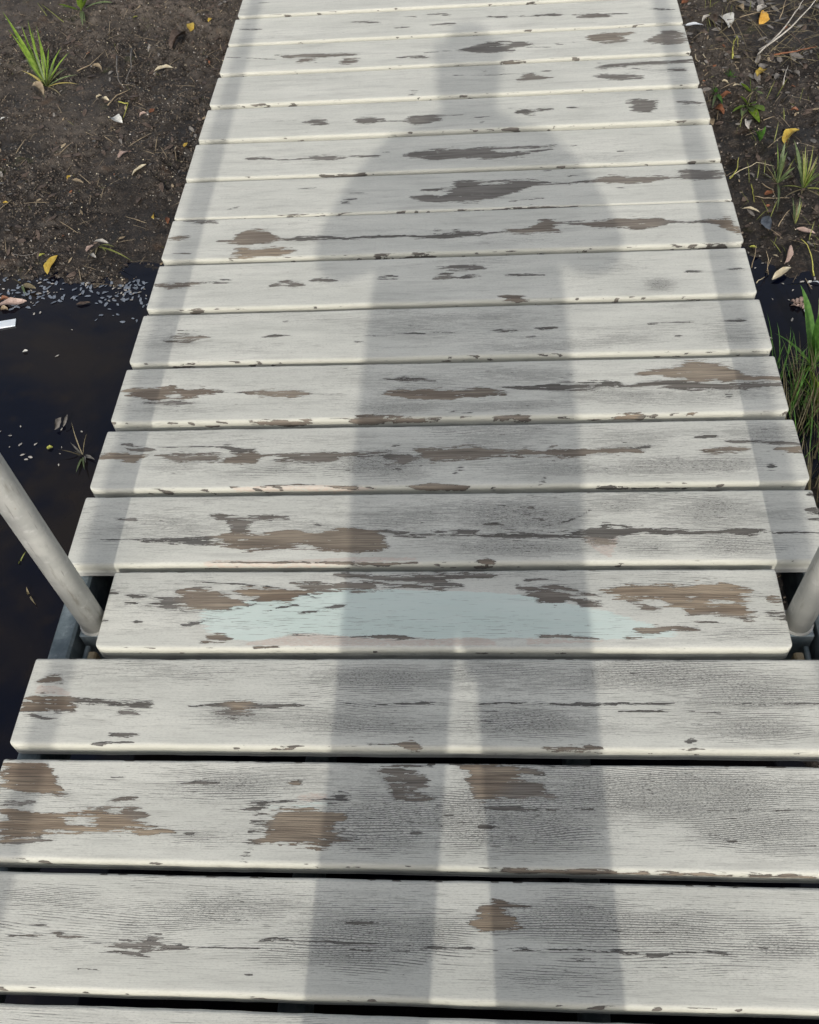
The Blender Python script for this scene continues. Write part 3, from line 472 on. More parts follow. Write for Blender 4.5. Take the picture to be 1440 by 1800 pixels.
# loose leaves: x, y, length, heading, width ratio, colour, curl, label
LEAVES = [
 (-0.912, 2.914, 0.064, 0.12, 0.42, 0, 1, 'cream willow leaf lying on bare mud beside the pier'),
 (-0.868, 3.165, 0.051, 1.6, 0.5, 1, 1, 'small yellow leaf on the brown mud near the far plank ends'),
 (-0.804, 3.181, 0.023, 1.22, 0.6, 1, 1, 'tiny yellow leaf right beside the far plank ends'),
 (-1.066, 3.227, 0.021, 0.67, 0.4, 2, 1, 'tiny yellow green leaf on the upper mud'),
 (-0.934, 2.452, 0.045, 0.7, 0.5, 3, 1, 'pinkish tan leaf on dark mud above the narrow pale leaf'),
 (-0.88, 2.384, 0.058, 0.95, 0.28, 0, 1, 'narrow pale leaf on dark mud pointing at the pier'),
 (-1.048, 2.344, 0.038, -0.35, 0.35, 4, 1, 'dull tan leaf on dark mud left of the pier'),
 (-0.755, 2.465, 0.021, 1.23, 0.6, 1, 1, 'tiny yellow leaf at the pier edge over dark mud'),
 (-1.237, 2.268, 0.016, 0.22, 0.6, 1, 1, 'small yellow leaf at the left border of the mud'),
 (-0.798, 2.186, 0.041, -1.32, 0.35, 1, 1, 'upright slim yellow leaf near the pier edge'),
 (-0.763, 2.172, 0.028, -1.29, 0.4, 5, 1, 'slim orange brown leaf touching the pier edge'),
 (-1.044, 2.017, 0.072, 1.43, 0.36, 1, 1, 'bright yellow leaf at the waterline, largest yellow one left of the pier'),
 (-1.075, 2.047, 0.018, 0.41, 0.6, 2, 1, 'curled yellow green leaf just above the bright yellow leaf'),
 (-1.088, 2.383, 0.019, 1.45, 0.5, 1, 1, 'tiny yellow leaf stuck in the dark middle mud'),
 (-0.931, 2.102, 0.042, -0.16, 0.3, 6, 1, 'greyish white leaf on mud close above the water'),
 (-0.957, 2.079, 0.031, 1.16, 0.45, 3, 1, 'pink brown leaf beside the greyish white leaf'),
 (-0.942, 2.046, 0.035, -0.71, 0.35, 6, 1, 'pale curled leaf just above the waterline'),
 (-0.999, 2.629, 0.049, -0.59, 0.7, 7, 2, 'crumpled white leaf on the mud in the middle of the bank'),
 (-0.919, 2.646, 0.026, 0.67, 0.6, 3, 2, 'small pink leaf right of the crumpled white leaf'),
 (-0.899, 2.672, 0.025, 1.2, 0.6, 5, 1, 'small reddish leaf beside the pink one'),
 (-0.891, 3.073, 0.11, 1.43, 0.4, 8, 2, 'large dull brown leaf close to the far plank ends'),
 (-1.116, 1.878, 0.081, 0.18, 0.3, 3, 2, 'long pink brown leaf floating at the left border'),
 (-1.139, 1.895, 0.026, 0.49, 0.6, 5, 2, 'orange brown leaf beside the long floating leaf'),
 (-1.129, 1.861, 0.023, -0.43, 0.6, 4, 2, 'small tan leaf under the long floating leaf'),
 (-0.927, 1.873, 0.037, 0.19, 0.3, 8, 0, 'dark brown leaf sunk just under the water surface'),
 (-0.879, 1.455, 0.033, 1.26, 0.4, 9, 2, 'grey dead leaf standing out of the dark water'),
 (-0.862, 1.462, 0.032, 1.42, 0.2, 9, 2, 'thin grey leaf sliver beside the standing dead leaf'),
 (-0.88, 1.388, 0.012, 0.25, 0.7, 2, 1, 'tiny yellow green leaf floating on the dark water'),
 (-1.289, 2.823, 0.074, -0.86, 0.35, 4, 2, 'dry tan leaf at the foot of the grass tuft'),
 (-1.136, 2.952, 0.047, -0.69, 0.4, 4, 2, 'small tan leaf right of the grass tuft'),
 (-1.369, 2.688, 0.016, 0.82, 0.5, 7, 1, 'tiny white leaf at the left border of the mud'),
 (-1.082, 2.762, 0.022, 0.91, 0.5, 0, 2, 'small cream leaf in the debris under the forked twig'),
 (-1.06, 2.754, 0.029, -0.54, 0.4, 0, 2, 'second small cream leaf in the debris, beside the hooked stem'),
 (-1.028, 1.702, 0.011, 0.34, 0.5, 7, 1, 'small white petal floating on open dark water'),
 (0.727, 3.012, 0.057, -0.04, 0.22, 10, 1, 'thin bluish white strip leaf beside the far plank end'),
 (0.927, 3.028, 0.057, 1.16, 0.6, 11, 2, 'upright orange yellow leaf among dead stems'),
 (0.824, 3.038, 0.072, -1.39, 0.6, 7, 2, 'crumpled white leaf among dead stems on the right bank'),
 (0.885, 2.751, 0.069, 0.98, 0.4, 1, 1, 'speckled yellow leaf on black mud right of the pier'),
 (0.798, 2.668, 0.022, -0.12, 0.4, 0, 2, 'small curled cream leaf above the leafy seedling'),
 (0.767, 2.681, 0.022, -0.7, 0.5, 0, 2, 'small cream leaf left of the curled one on black mud'),
 (0.9, 2.417, 0.077, 0.87, 0.36, 1, 2, 'bright yellow folded leaf caught on the broad bladed grass'),
 (0.754, 2.138, 0.044, -0.29, 0.24, 0, 2, 'curled cream leaf on the black mud near the water'),
 (0.783, 2.077, 0.082, -1.56, 0.3, 12, 0, 'slim blue grey leaf lying upright at the pond edge'),
 (0.869, 2.043, 0.048, -0.38, 0.3, 3, 2, 'wavy pink tan leaf on mud at the right border'),
 (0.789, 1.908, 0.067, 0.67, 0.25, 0, 1, 'pointed cream leaf floating on blue water right of the pier'),
 (0.812, 1.966, 0.056, 1.17, 0.35, 3, 1, 'speckled pink tan leaf standing at the water edge'),
 (0.74, 2.006, 0.019, -0.4, 0.35, 2, 1, 'yellow green leaf floating beside the plank end'),
 (0.787, 1.968, 0.015, -0.69, 0.35, 0, 1, 'slim cream leaf beside the speckled pink leaf'),
 (0.809, 2.198, 0.03, 0.44, 0.5, 5, 0, 'reddish brown leaf lying in black mud'),
 (0.734, 2.555, 0.048, -1.33, 0.5, 5, 2, 'rust red leaf close to the plank ends'),
 (0.763, 2.625, 0.051, 0.78, 0.4, 5, 2, 'dark rust leaf under the leafy seedling'),
 (0.721, 3.164, 0.039, 0.65, 0.6, 5, 2, 'red brown leaf at the far plank end'),
 (0.933, 2.541, 0.022, 0.15, 0.5, 5, 2, 'rust coloured leaf at the right edge of the bank'),
 (0.709, 2.52, 0.031, -1.51, 0.6, 4, 2, 'tan leaf tucked against a plank end'),
 (0.768, 3.064, 0.041, 0.82, 0.3, 6, 2, 'pale sliver of leaf beside the pier at the top'),
 (0.79, 3.05, 0.063, -1.55, 0.4, 8, 2, 'brown leaf hanging beside the pale sliver'),
 (0.8, 2.483, 0.039, -1.5, 0.5, 6, 2, 'pale leaf below the leafy seedling'),
 (0.82, 1.771, 0.02, -1.52, 0.6, 7, 1, 'small white petal clump floating by the tall green blade'),
 (0.923, 2.713, 0.031, 0.76, 0.7, 9, 2, 'grey crumpled leaf on black mud right of the speckled leaf'),
 (0.967, 2.711, 0.034, -1.19, 0.6, 9, 2, 'second grey crumpled leaf near the right border'),
 (0.874, 3.097, 0.034, -1.09, 0.7, 4, 2, 'tan leaf among the dead stems at the top'),
 (0.942, 3.095, 0.043, 0.82, 0.6, 6, 2, 'pale leaf among the dead stems at the top right'),
 (0.74, 2.273, 0.022, -1.16, 0.4, 9, 2, 'grey leaf half sunk beside the plank ends'),
 (0.773, 2.264, 0.023, -1.06, 0.5, 9, 2, 'grey scrap of leaf half sunk in the mud'),
 (0.864, 1.874, 0.02, -0.3, 0.3, 10, 1, 'bluish white leaf floating at the right border'),
 (0.85, 1.877, 0.011, 0.64, 0.5, 7, 1, 'white petal floating beside the bluish leaf'),
 (1.1, 3.07, 0.05, -1.14, 0.4, 9, 2, 'grey dead leaf under the leaning stem'),
]
# plants: kind, label, x, y, blades (tip dx, dy, dz in mm, width mm, colour, shape)
PLANTS = [
 ('grass_tuft', 'largest bright green grass tuft on the left mud', -1.273, 2.848, [[-133,175,160,8,0,'b'],[-123,144,120,6,0,'b'],[-93,184,110,5,0,'b'],[-73,198,120,4,0,'b'],[-53,197,100,4,0,'b'],[-67,193,90,4,0,'b'],[-33,145,90,9,0,'b'],[-71,73,60,7,1,'b'],[-81,35,40,5,3,'b'],[-8,131,60,5,0,'b'],[43,106,70,4,0,'b'],[78,74,70,4,0,'b'],[29,55,50,4,1,'b'],[108,10,30,4,1,'b'],[112,-11,10,3,3,'b'],[72,-78,10,3,4,'b'],[30,51,30,4,1,'b'],[-59,41,120,5,0,'b'],[-33,78,100,4,1,'b'],[0,62,80,4,1,'b'],[62,55,30,3,1,'b'],[-106,140,100,3,4,'b'],[30,13,50,3,4,'b']]),
 ('broadleaf_plant', 'broad leaved green plant at the top of the left bank', -1.278, 3.318, [[-45,-55,50,13,0,'l'],[-51,-31,30,9,1,'l'],[65,-63,70,9,0,'l'],[123,-17,30,5,1,'l'],[26,-56,80,10,0,'l'],[51,-39,80,9,0,'l'],[50,-147,20,6,1,'l'],[53,-128,20,4,1,'l']]),
 ('bent_stem', 'bent greenish stem with a kink on the upper left mud', -1.473, 3.426, [[102,-178,20,3,2,'s'],[165,-208,10,4,2,'s']]),
 ('trailing_grass', 'yellow green grass blade arched over the mud above the waterline', -0.943, 2.097, [[79,-71,50,4,2,'b'],[122,-92,20,4,2,'b'],[10,-57,10,4,4,'b'],[49,-66,30,4,2,'b'],[-9,-72,10,3,4,'b']]),
 ('water_weed', 'wilted green and grey weed standing in the dark water', -0.801, 1.367, [[-17,46,60,2,4,'b'],[26,12,60,2,4,'b'],[-29,24,20,4,6,'b'],[2,-57,10,6,1,'b'],[25,-58,20,4,1,'b'],[34,-19,10,7,6,'b'],[17,-29,10,7,6,'b'],[-15,-1,20,5,6,'b'],[-7,-9,10,6,6,'b'],[-51,3,20,3,4,'b']]),
 ('floating_sprig', 'pale wilted sprig in the scum at the left waterline', -1.116, 1.964, [[57,-43,20,10,4,'l'],[32,-59,10,6,1,'b'],[-20,1,20,5,4,'b'],[-9,2,10,5,4,'b'],[15,-3,20,4,6,'b']]),
 ('pond_sprig', 'small sprig floating beside the steel handrail post', -0.818, 1.005, [[0,7,20,3,4,'b'],[26,-29,10,3,4,'b'],[-2,0,10,5,4,'l']]),
 ('floating_weed', 'short yellow green stem floating above the steel post', -0.86, 1.08, [[11,24,10,3,2,'b'],[2,0,10,5,2,'b']]),
 ('spiky_seedling', 'small bright spiky seedling on black mud, higher of two by the pier', 0.788, 2.721, [[-11,-21,40,3,5,'b'],[-26,-20,30,3,5,'b'],[8,-16,30,3,5,'b'],[-27,-7,10,3,5,'b'],[18,-8,10,3,5,'b'],[-15,-1,30,3,5,'b'],[3,-3,30,3,5,'b'],[-12,-43,10,3,5,'b']]),
 ('spiky_seedling', 'small bright spiky seedling on black mud, lower of two by the pier', 0.739, 2.65, [[-9,-17,30,3,5,'b'],[-25,-19,20,3,5,'b'],[8,-19,20,3,5,'b'],[-19,-23,10,3,5,'b'],[-18,-23,30,3,5,'b'],[5,-76,10,7,5,'b'],[-4,-24,30,3,5,'b'],[-27,-97,10,6,1,'b']]),
 ('leafy_seedling', 'leafy green seedling with six broad leaves beside the pier', 0.818, 2.597, [[-49,-49,10,10,0,'l'],[-28,-74,10,11,1,'l'],[-1,-71,20,12,1,'l'],[25,-85,30,14,0,'l'],[13,-106,10,11,0,'l'],[-30,-22,40,9,0,'l'],[4,-63,40,11,0,'l']]),
 ('leafy_seedling', 'leafy green seedling with four upright leaves behind the six leaved one', 0.833, 2.641, [[-37,-15,40,11,0,'l'],[-11,3,50,9,0,'l'],[29,-27,10,8,1,'l'],[16,-7,20,6,1,'l']]),
 ('whorled_seedling', 'little whorled seedling on a thin stem near the water', 0.82, 2.412, [[-9,-3,40,3,4,'s'],[-28,-10,50,5,5,'l'],[2,-10,50,6,5,'l'],[-3,-20,40,5,5,'l'],[-18,-13,40,4,5,'l'],[-14,-25,50,5,5,'l']]),
 ('broad_grass', 'broad bladed grass with tips bent under the yellow leaf', 0.836, 2.238, [[11,54,90,9,1,'b'],[6,5,90,9,1,'b'],[-28,-135,10,5,1,'b'],[40,12,40,8,1,'b'],[-37,43,10,5,6,'b'],[-1,18,70,6,1,'b'],[35,8,20,4,1,'b']]),
 ('broad_grass', 'spreading grass tuft right of the yellow leaf', 0.897, 2.212, [[-30,84,90,12,1,'b'],[-14,42,80,6,2,'b'],[-5,56,90,4,2,'b'],[13,55,90,4,2,'b'],[12,7,60,6,2,'b'],[32,51,60,4,2,'b'],[-67,-18,20,5,2,'b'],[-29,17,60,5,1,'b'],[-25,4,60,5,1,'b'],[6,8,40,5,2,'b'],[42,-23,10,5,2,'b'],[-67,-53,10,4,4,'b'],[40,-71,10,5,4,'b'],[-17,-43,10,4,4,'b'],[2,52,80,3,4,'b']]),
 ('thin_grass', 'thin upright grass tuft above the pink tan leaf', 0.853, 2.083, [[-13,32,60,4,1,'b'],[-12,13,60,5,1,'b'],[5,31,60,4,1,'b'],[11,27,50,4,2,'b'],[6,9,30,3,2,'b'],[-19,-4,40,3,4,'b'],[-2,23,50,3,4,'b']]),
 ('tall_grass', 'tall glossy green blades rising out of the water on the right', 0.799, 1.602, [[-52,68,170,13,5,'a'],[-99,8,90,10,5,'b'],[-41,-44,200,9,5,'b'],[-37,-101,160,10,5,'b'],[-25,-5,120,5,1,'b'],[-86,-50,50,3,1,'b'],[-67,-33,50,3,1,'b'],[-13,50,150,6,1,'b'],[-38,-57,30,6,0,'b'],[-49,-16,50,5,0,'b'],[-59,2,30,5,0,'b'],[-15,-18,100,8,5,'b']]),
 ('spiky_grass', 'dense fresh green grass clump at the right border', 0.784, 1.478, [[-59,-20,140,6,0,'b'],[-53,-37,140,6,0,'b'],[-65,-32,120,5,0,'b'],[-42,-31,150,6,0,'b'],[-66,-34,90,5,0,'b'],[-38,-53,140,7,0,'b'],[-50,-39,110,6,5,'b'],[-41,-45,100,6,5,'b'],[-54,-41,80,5,5,'b'],[-43,-38,60,4,0,'b'],[-24,-61,100,7,0,'b'],[-29,-38,60,5,0,'b'],[-45,6,130,5,5,'b'],[-40,-46,120,6,0,'b'],[-51,-36,50,4,5,'b'],[-50,-26,90,4,5,'b'],[-45,-33,120,4,2,'b']]),
]
TWIGS = [
 (2.2, 9, 'forked grey twig, left arm, on the left mud', [[-1.077,2.994,-0.228],[-1.056,2.897,-0.228],[-1.033,2.833,-0.231],[-1.014,2.811,-0.237]]),
 (2.2, 9, 'grey twig curved beside the forked one on the left mud', [[-1.035,3.025,-0.222],[-1.009,2.903,-0.224],[-1.016,2.835,-0.233]]),
 (2.0, 4, 'thin tan root running up towards the cream leaf', [[-1.044,2.717,-0.239],[-1.026,2.759,-0.233],[-0.986,2.796,-0.232]]),
 (1.6, 4, 'thin twig reaching right from the grass tuft', [[-1.193,2.921,-0.234],[-1.155,2.946,-0.229],[-1.119,3.023,-0.222]]),
 (1.8, 2, 'hooked yellow green stem among the debris', [[-1.013,2.727,-0.234],[-0.98,2.711,-0.234],[-0.979,2.669,-0.239],[-0.983,2.626,-0.243]]),
 (1.5, 4, 'thin twig lying above the forked twig', [[-1.057,3.075,-0.231],[-1.027,3.023,-0.227],[-1.013,2.983,-0.232]]),
 (1.3, 9, 'thin grey straw lying on the mud above the waterline', [[-1.163,2.063,-0.29],[-1.122,2.064,-0.288],[-1.093,2.069,-0.29]]),
 (3.0, 6, 'long pale stem leaning across the upper right bank', [[0.887,2.842,-0.228],[0.924,2.832,-0.197],[0.964,2.844,-0.166],[0.999,2.863,-0.135],[1.04,2.893,-0.103]]),
 (2.5, 6, 'pale side branch of dead stem leaning at the top right', [[0.882,2.827,-0.233],[0.942,2.855,-0.186],[0.99,2.912,-0.154],[1.009,2.934,-0.133]]),
 (2.6, 5, 'reddish brown twig lying at the right border', [[0.923,2.822,-0.233],[0.962,2.808,-0.222],[1.001,2.812,-0.216],[1.041,2.813,-0.21]]),
 (2.0, 8, 'dark twig crossing behind the reddish twig', [[0.987,2.907,-0.214],[1.003,2.876,-0.22],[1.019,2.844,-0.225]]),
 (1.4, 0, 'curved pale straw by the plank ends', [[0.701,2.833,-0.238],[0.71,2.791,-0.233],[0.724,2.77,-0.238]]),
 (1.4, 0, 'short curved pale straw beside the first one', [[0.724,2.829,-0.237],[0.73,2.817,-0.234],[0.739,2.811,-0.237]]),
 (1.5, 6, 'thin upright straw over black mud', [[0.922,2.658,-0.237],[0.932,2.689,-0.221],[0.942,2.715,-0.21]]),
 (1.4, 2, 'fine green stalk arching near the pier', [[0.814,2.823,-0.235],[0.811,2.849,-0.214],[0.83,2.895,-0.207],[0.833,2.868,-0.228]]),
 (1.6, 2, 'fine green stalk standing near the pier', [[0.808,2.815,-0.237],[0.817,2.877,-0.208]]),
 (1.6, 4, 'brown stem crossing the dead leaves at the top', [[0.963,2.967,-0.203],[0.972,2.983,-0.183],[0.987,3.021,-0.161]]),
 (1.4, 4, 'thin dead stem slanting at the upper right', [[0.825,2.989,-0.215],[0.834,2.957,-0.226],[0.839,2.929,-0.231]]),
 (1.4, 4, 'thin dead stem between two dry leaves', [[0.858,3.018,-0.214],[0.909,3.029,-0.208],[0.971,3.041,-0.211]]),
 (1.3, 0, 'thin straw lying between the plants and the pier', [[0.722,2.274,-0.27],[0.747,2.288,-0.261],[0.793,2.308,-0.253],[0.836,2.293,-0.254]]),
 (1.3, 4, 'thin straw lying on the wet mud above the curled leaf', [[0.771,2.191,-0.273],[0.801,2.175,-0.268],[0.853,2.171,-0.267]]),
 (1.3, 4, 'long thin straw curving through the wet mud', [[0.796,2.23,-0.266],[0.816,2.202,-0.262],[0.822,2.17,-0.269]]),
 (1.6, 2, 'green stalk at the plank end', [[0.721,2.268,-0.271],[0.735,2.275,-0.252],[0.741,2.298,-0.228]]),
 (1.5, 4, 'short stalk standing in the mud near the blue grey leaf', [[0.81,2.073,-0.28],[0.824,2.093,-0.265],[0.839,2.103,-0.253]]),
 (1.3, 2, 'thin yellow stalk in the wet mud', [[0.769,2.235,-0.268],[0.769,2.2,-0.27],[0.768,2.172,-0.276]]),
 (1.5, 4, 'thin straw by the seedling pointing at the border', [[0.841,2.494,-0.244],[0.872,2.504,-0.238]]),
 (1.2, 4, 'fine stalk rising from blue water by the pier', [[0.727,1.939,-0.298],[0.729,1.947,-0.27],[0.732,1.964,-0.25]]),
 (1.2, 4, 'fine straight stalk standing in blue water', [[0.759,1.912,-0.298],[0.753,1.921,-0.26],[0.746,1.928,-0.24]]),
 (1.2, 4, 'fine slanting stalk in blue water', [[0.757,1.921,-0.298],[0.763,1.927,-0.26]]),
 (1.2, 0, 'thin straw sticking out from the plank end over blue water', [[0.723,1.872,-0.29],[0.742,1.88,-0.28]]),
 (1.6, 2, 'long tan green stalk at the right border above the pond', [[0.863,1.896,-0.294],[0.857,1.922,-0.265],[0.846,1.948,-0.243],[0.83,1.958,-0.233]]),
]
ZW = -0.30
def ground_macro(x, y):
    """Height of the bank and pond bed in metres, without the fine relief."""
    ys_l = 1.985 + .025*np.sin(x*9.) + .012*np.sin(x*23+1)
    ys_r = 2.05 - 1.05*np.clip(x-.70, 0, .6) + .03*np.sin(x*14)
    t = np.clip((x+.3)/.6, 0, 1)
    ys = ys_l*(1-t) + ys_r*t
    d = y-ys
    h = np.where(d < 0, np.maximum(d*.35, -.35), np.minimum(d*.10, .05)+np.clip(d-.5, 0, 30)*.025)
    r = np.hypot((x-1.05)/.6, (y-.90)/.6)
    mound = .07-.30*np.maximum(r-.6, 0)
    return ZW + np.maximum(h, np.maximum(mound, -.35))

# ---------------------------------------------------------------- ground and water
def build_ground():
    def axis(segs):
        out = []
        for a, b, n in segs:
            out += list(np.linspace(a, b, n, endpoint=False))
        out.append(segs[-1][1])
        return np.array(out)
    X = axis([(-400, -40, 6), (-40, -6, 12), (-6, -1.75, 34), (-1.75, -.52, 250), (-.52, .52, 30), (.52, 1.35, 170), (1.35, 6, 36), (6, 40, 12), (40, 400, 6)])
    Y = axis([(-400, -40, 6), (-40, -4, 14), (-4, .55, 40), (.55, 1.75, 150), (1.75, 3.75, 410), (3.75, 7, 50), (7, 40, 20), (40, 400, 6)])
    gx, gy = np.meshgrid(X, Y, indexing='ij')
    z = ground_macro(gx, gy)
    z = ground_relief(gx, gy, z)
    v = np.stack([gx, gy, z], -1).reshape(-1, 3)
    o = make_mesh('ground', v, grid_faces(len(X), len(Y)), MUD)
    tag(o, kind='structure')
    return o

def ground_rough(x, y):
    return np.clip((vnoise(x*3.3+5, y*3.3, 31)*.6+vnoise(x*9, y*9, 32)*.4-.33)*3.2, .12, 1)

def ground_relief(gx, gy, z):
    amp = np.clip((z-ZW)/.03+1.0, .15, 1.0)*np.exp(-np.maximum(np.hypot(gx, gy-2)-9, 0)*.2)
    lump = fbm(gx, gy, 5.5, 3, 3)*.035
    rough = ground_rough(gx, gy)
    clod = np.abs(fbm(gx, gy, 20, 3, 9))*.055*(.35+.65*rough)
    crumb = fbm(gx, gy, 65, 3, 21, .6)*.021*rough
    return z+amp*(lump+clod+crumb-.004)

def ground_z(x, y):
    x = np.atleast_1d(np.asarray(x, float)); y = np.atleast_1d(np.asarray(y, float))
    return ground_relief(x, y, ground_macro(x, y))

def surf_z(x, y):
    return max(float(ground_z(x, y)[0]), ZW)

build_ground()
v = np.array([(-400, -400, ZW), (400, -400, ZW), (400, 400, ZW), (-400, 400, ZW)])
# the pond: a sheet from behind the viewer up to the bank
nxw, nyw = 40, 40
gx, gy = np.meshgrid(np.linspace(-60, 60, nxw), np.linspace(-60, 3.2, nyw), indexing='ij')
pond = make_mesh('pond_water', np.stack([gx, gy, np.full_like(gx, ZW)], -1).reshape(-1, 3), grid_faces(nxw, nyw), WATER)
tag(pond, kind='structure')

# ---------------------------------------------------------------- pier
pier = empty('pier', (0, 0, 0))
tag(pier, 'long narrow pier of white peeling painted planks on a steel frame', 'pier')

PW, PT, RF, RB = .141, .028, .0065, .004     # plank width, thickness, front and back edge radius

def plank_profile(rows):
    """(y, z, v) from the lower front edge over the top to the lower back edge; y = 0 at the middle"""
    P = [(-PW/2, -PT), (-PW/2, -PT+.006), (-PW/2, -RF-.004)]
    for k in range(7):
        a = math.pi/2*k/6
        P.append((-PW/2+RF-RF*math.cos(a), -RF+RF*math.sin(a)))
    for y in np.linspace(-PW/2+RF, PW/2-RB, rows)[1:-1]:
        P.append((y, 0))
    for k in range(5):
        a = math.pi/2*k/4
        P.append((PW/2-RB+RB*math.sin(a), -RB+RB*math.cos(a)))
    P.append((PW/2, -PT))
    return np.array(P)

def parse_wear(s):
    out = []
    for it in s.split('|'):
        c, *n = it.split()
        a = np.array(list(map(float, n))).reshape(-1, 3)
        a = a[np.argsort(a[:, 0], kind='stable')]
        out.append((c, a[:, 0], a[:, 1]/10, a[:, 2]/10))
    return out

def plank_mask(idx, xm, vm):
    """wear distance, warmth, darkness, crackle and tints at points given in mm"""
    wear = np.full(xm.shape, -9.0); warm = np.zeros_like(wear); thk = np.full_like(wear, .12); dark = np.full_like(wear, .25); best = np.full_like(wear, -9.0)
    mint = np.zeros_like(wear); pink = np.zeros_like(wear); hole = np.full_like(wear, -9.0)
    for c, X, V0, V1 in parse_wear(WEAR[idx]) if idx in WEAR else []:
        sel = (xm > X[0]-12) & (xm < X[-1]+12)
        x, v = xm[sel], vm[sel]
        v0, v1 = np.interp(x, X, V0), np.interp(x, X, V1)
        mid, hw = (v0+v1)/2, np.maximum((v1-v0)/2, .55)
        s = hw-np.abs(v-mid)
        s = np.minimum(s, np.minimum(x-X[0], X[-1]-x)*(.35 if X[-1]-X[0] > 25 else .8)+.6)
        s = np.clip(s, -9, 12)
        if c[0] == 'H':
            hole[sel] = np.maximum(hole[sel], s)
        elif c[0] == 'm':
            mint[sel] = np.maximum(mint[sel], np.clip(s/7+.3, 0, 1)*(int(c[1])/9))
        elif c[0] == 'k':
            pink[sel] = np.maximum(pink[sel], np.clip(s/2+.4, 0, 1))
        else:
            up = s > best[sel]
            wm, dk, tk = warm[sel], dark[sel], thk[sel]
            wm[up] = int(c[0])/9*1.05; dk[up] = int(c[1])/9*.95; tk[up] = np.clip((hw[up]-.5)/7.0, .02, 1)
            warm[sel], dark[sel], thk[sel] = wm, dk, tk
            best[sel] = np.maximum(best[sel], s)
    wear = np.minimum(best, -hole)
    # knots in the bare wood tint: warmth drifts along the plank
    crk = np.zeros_like(wear)
    for x0, v0, rx, rv, s in CRACK.get(idx, []):
        d = ((xm-x0)/max(rx, 1))**2+((vm-v0)/max(rv, 1))**2
        crk = np.maximum(crk, s/9*np.exp(-d*1.1))
    base = .24 if idx > 8 else .42
    crk = np.clip(crk+base*(vnoise(xm/90+idx*3, vm/22+9, idx)+.15)*np.clip((vm+60)/20, 0, 1), 0, 1)
    crk *= np.clip((vm+66)/9, .1, 1)
    edge_tone = np.zeros_like(wear)
    return wear, warm, dark, crk, mint, pink, thk

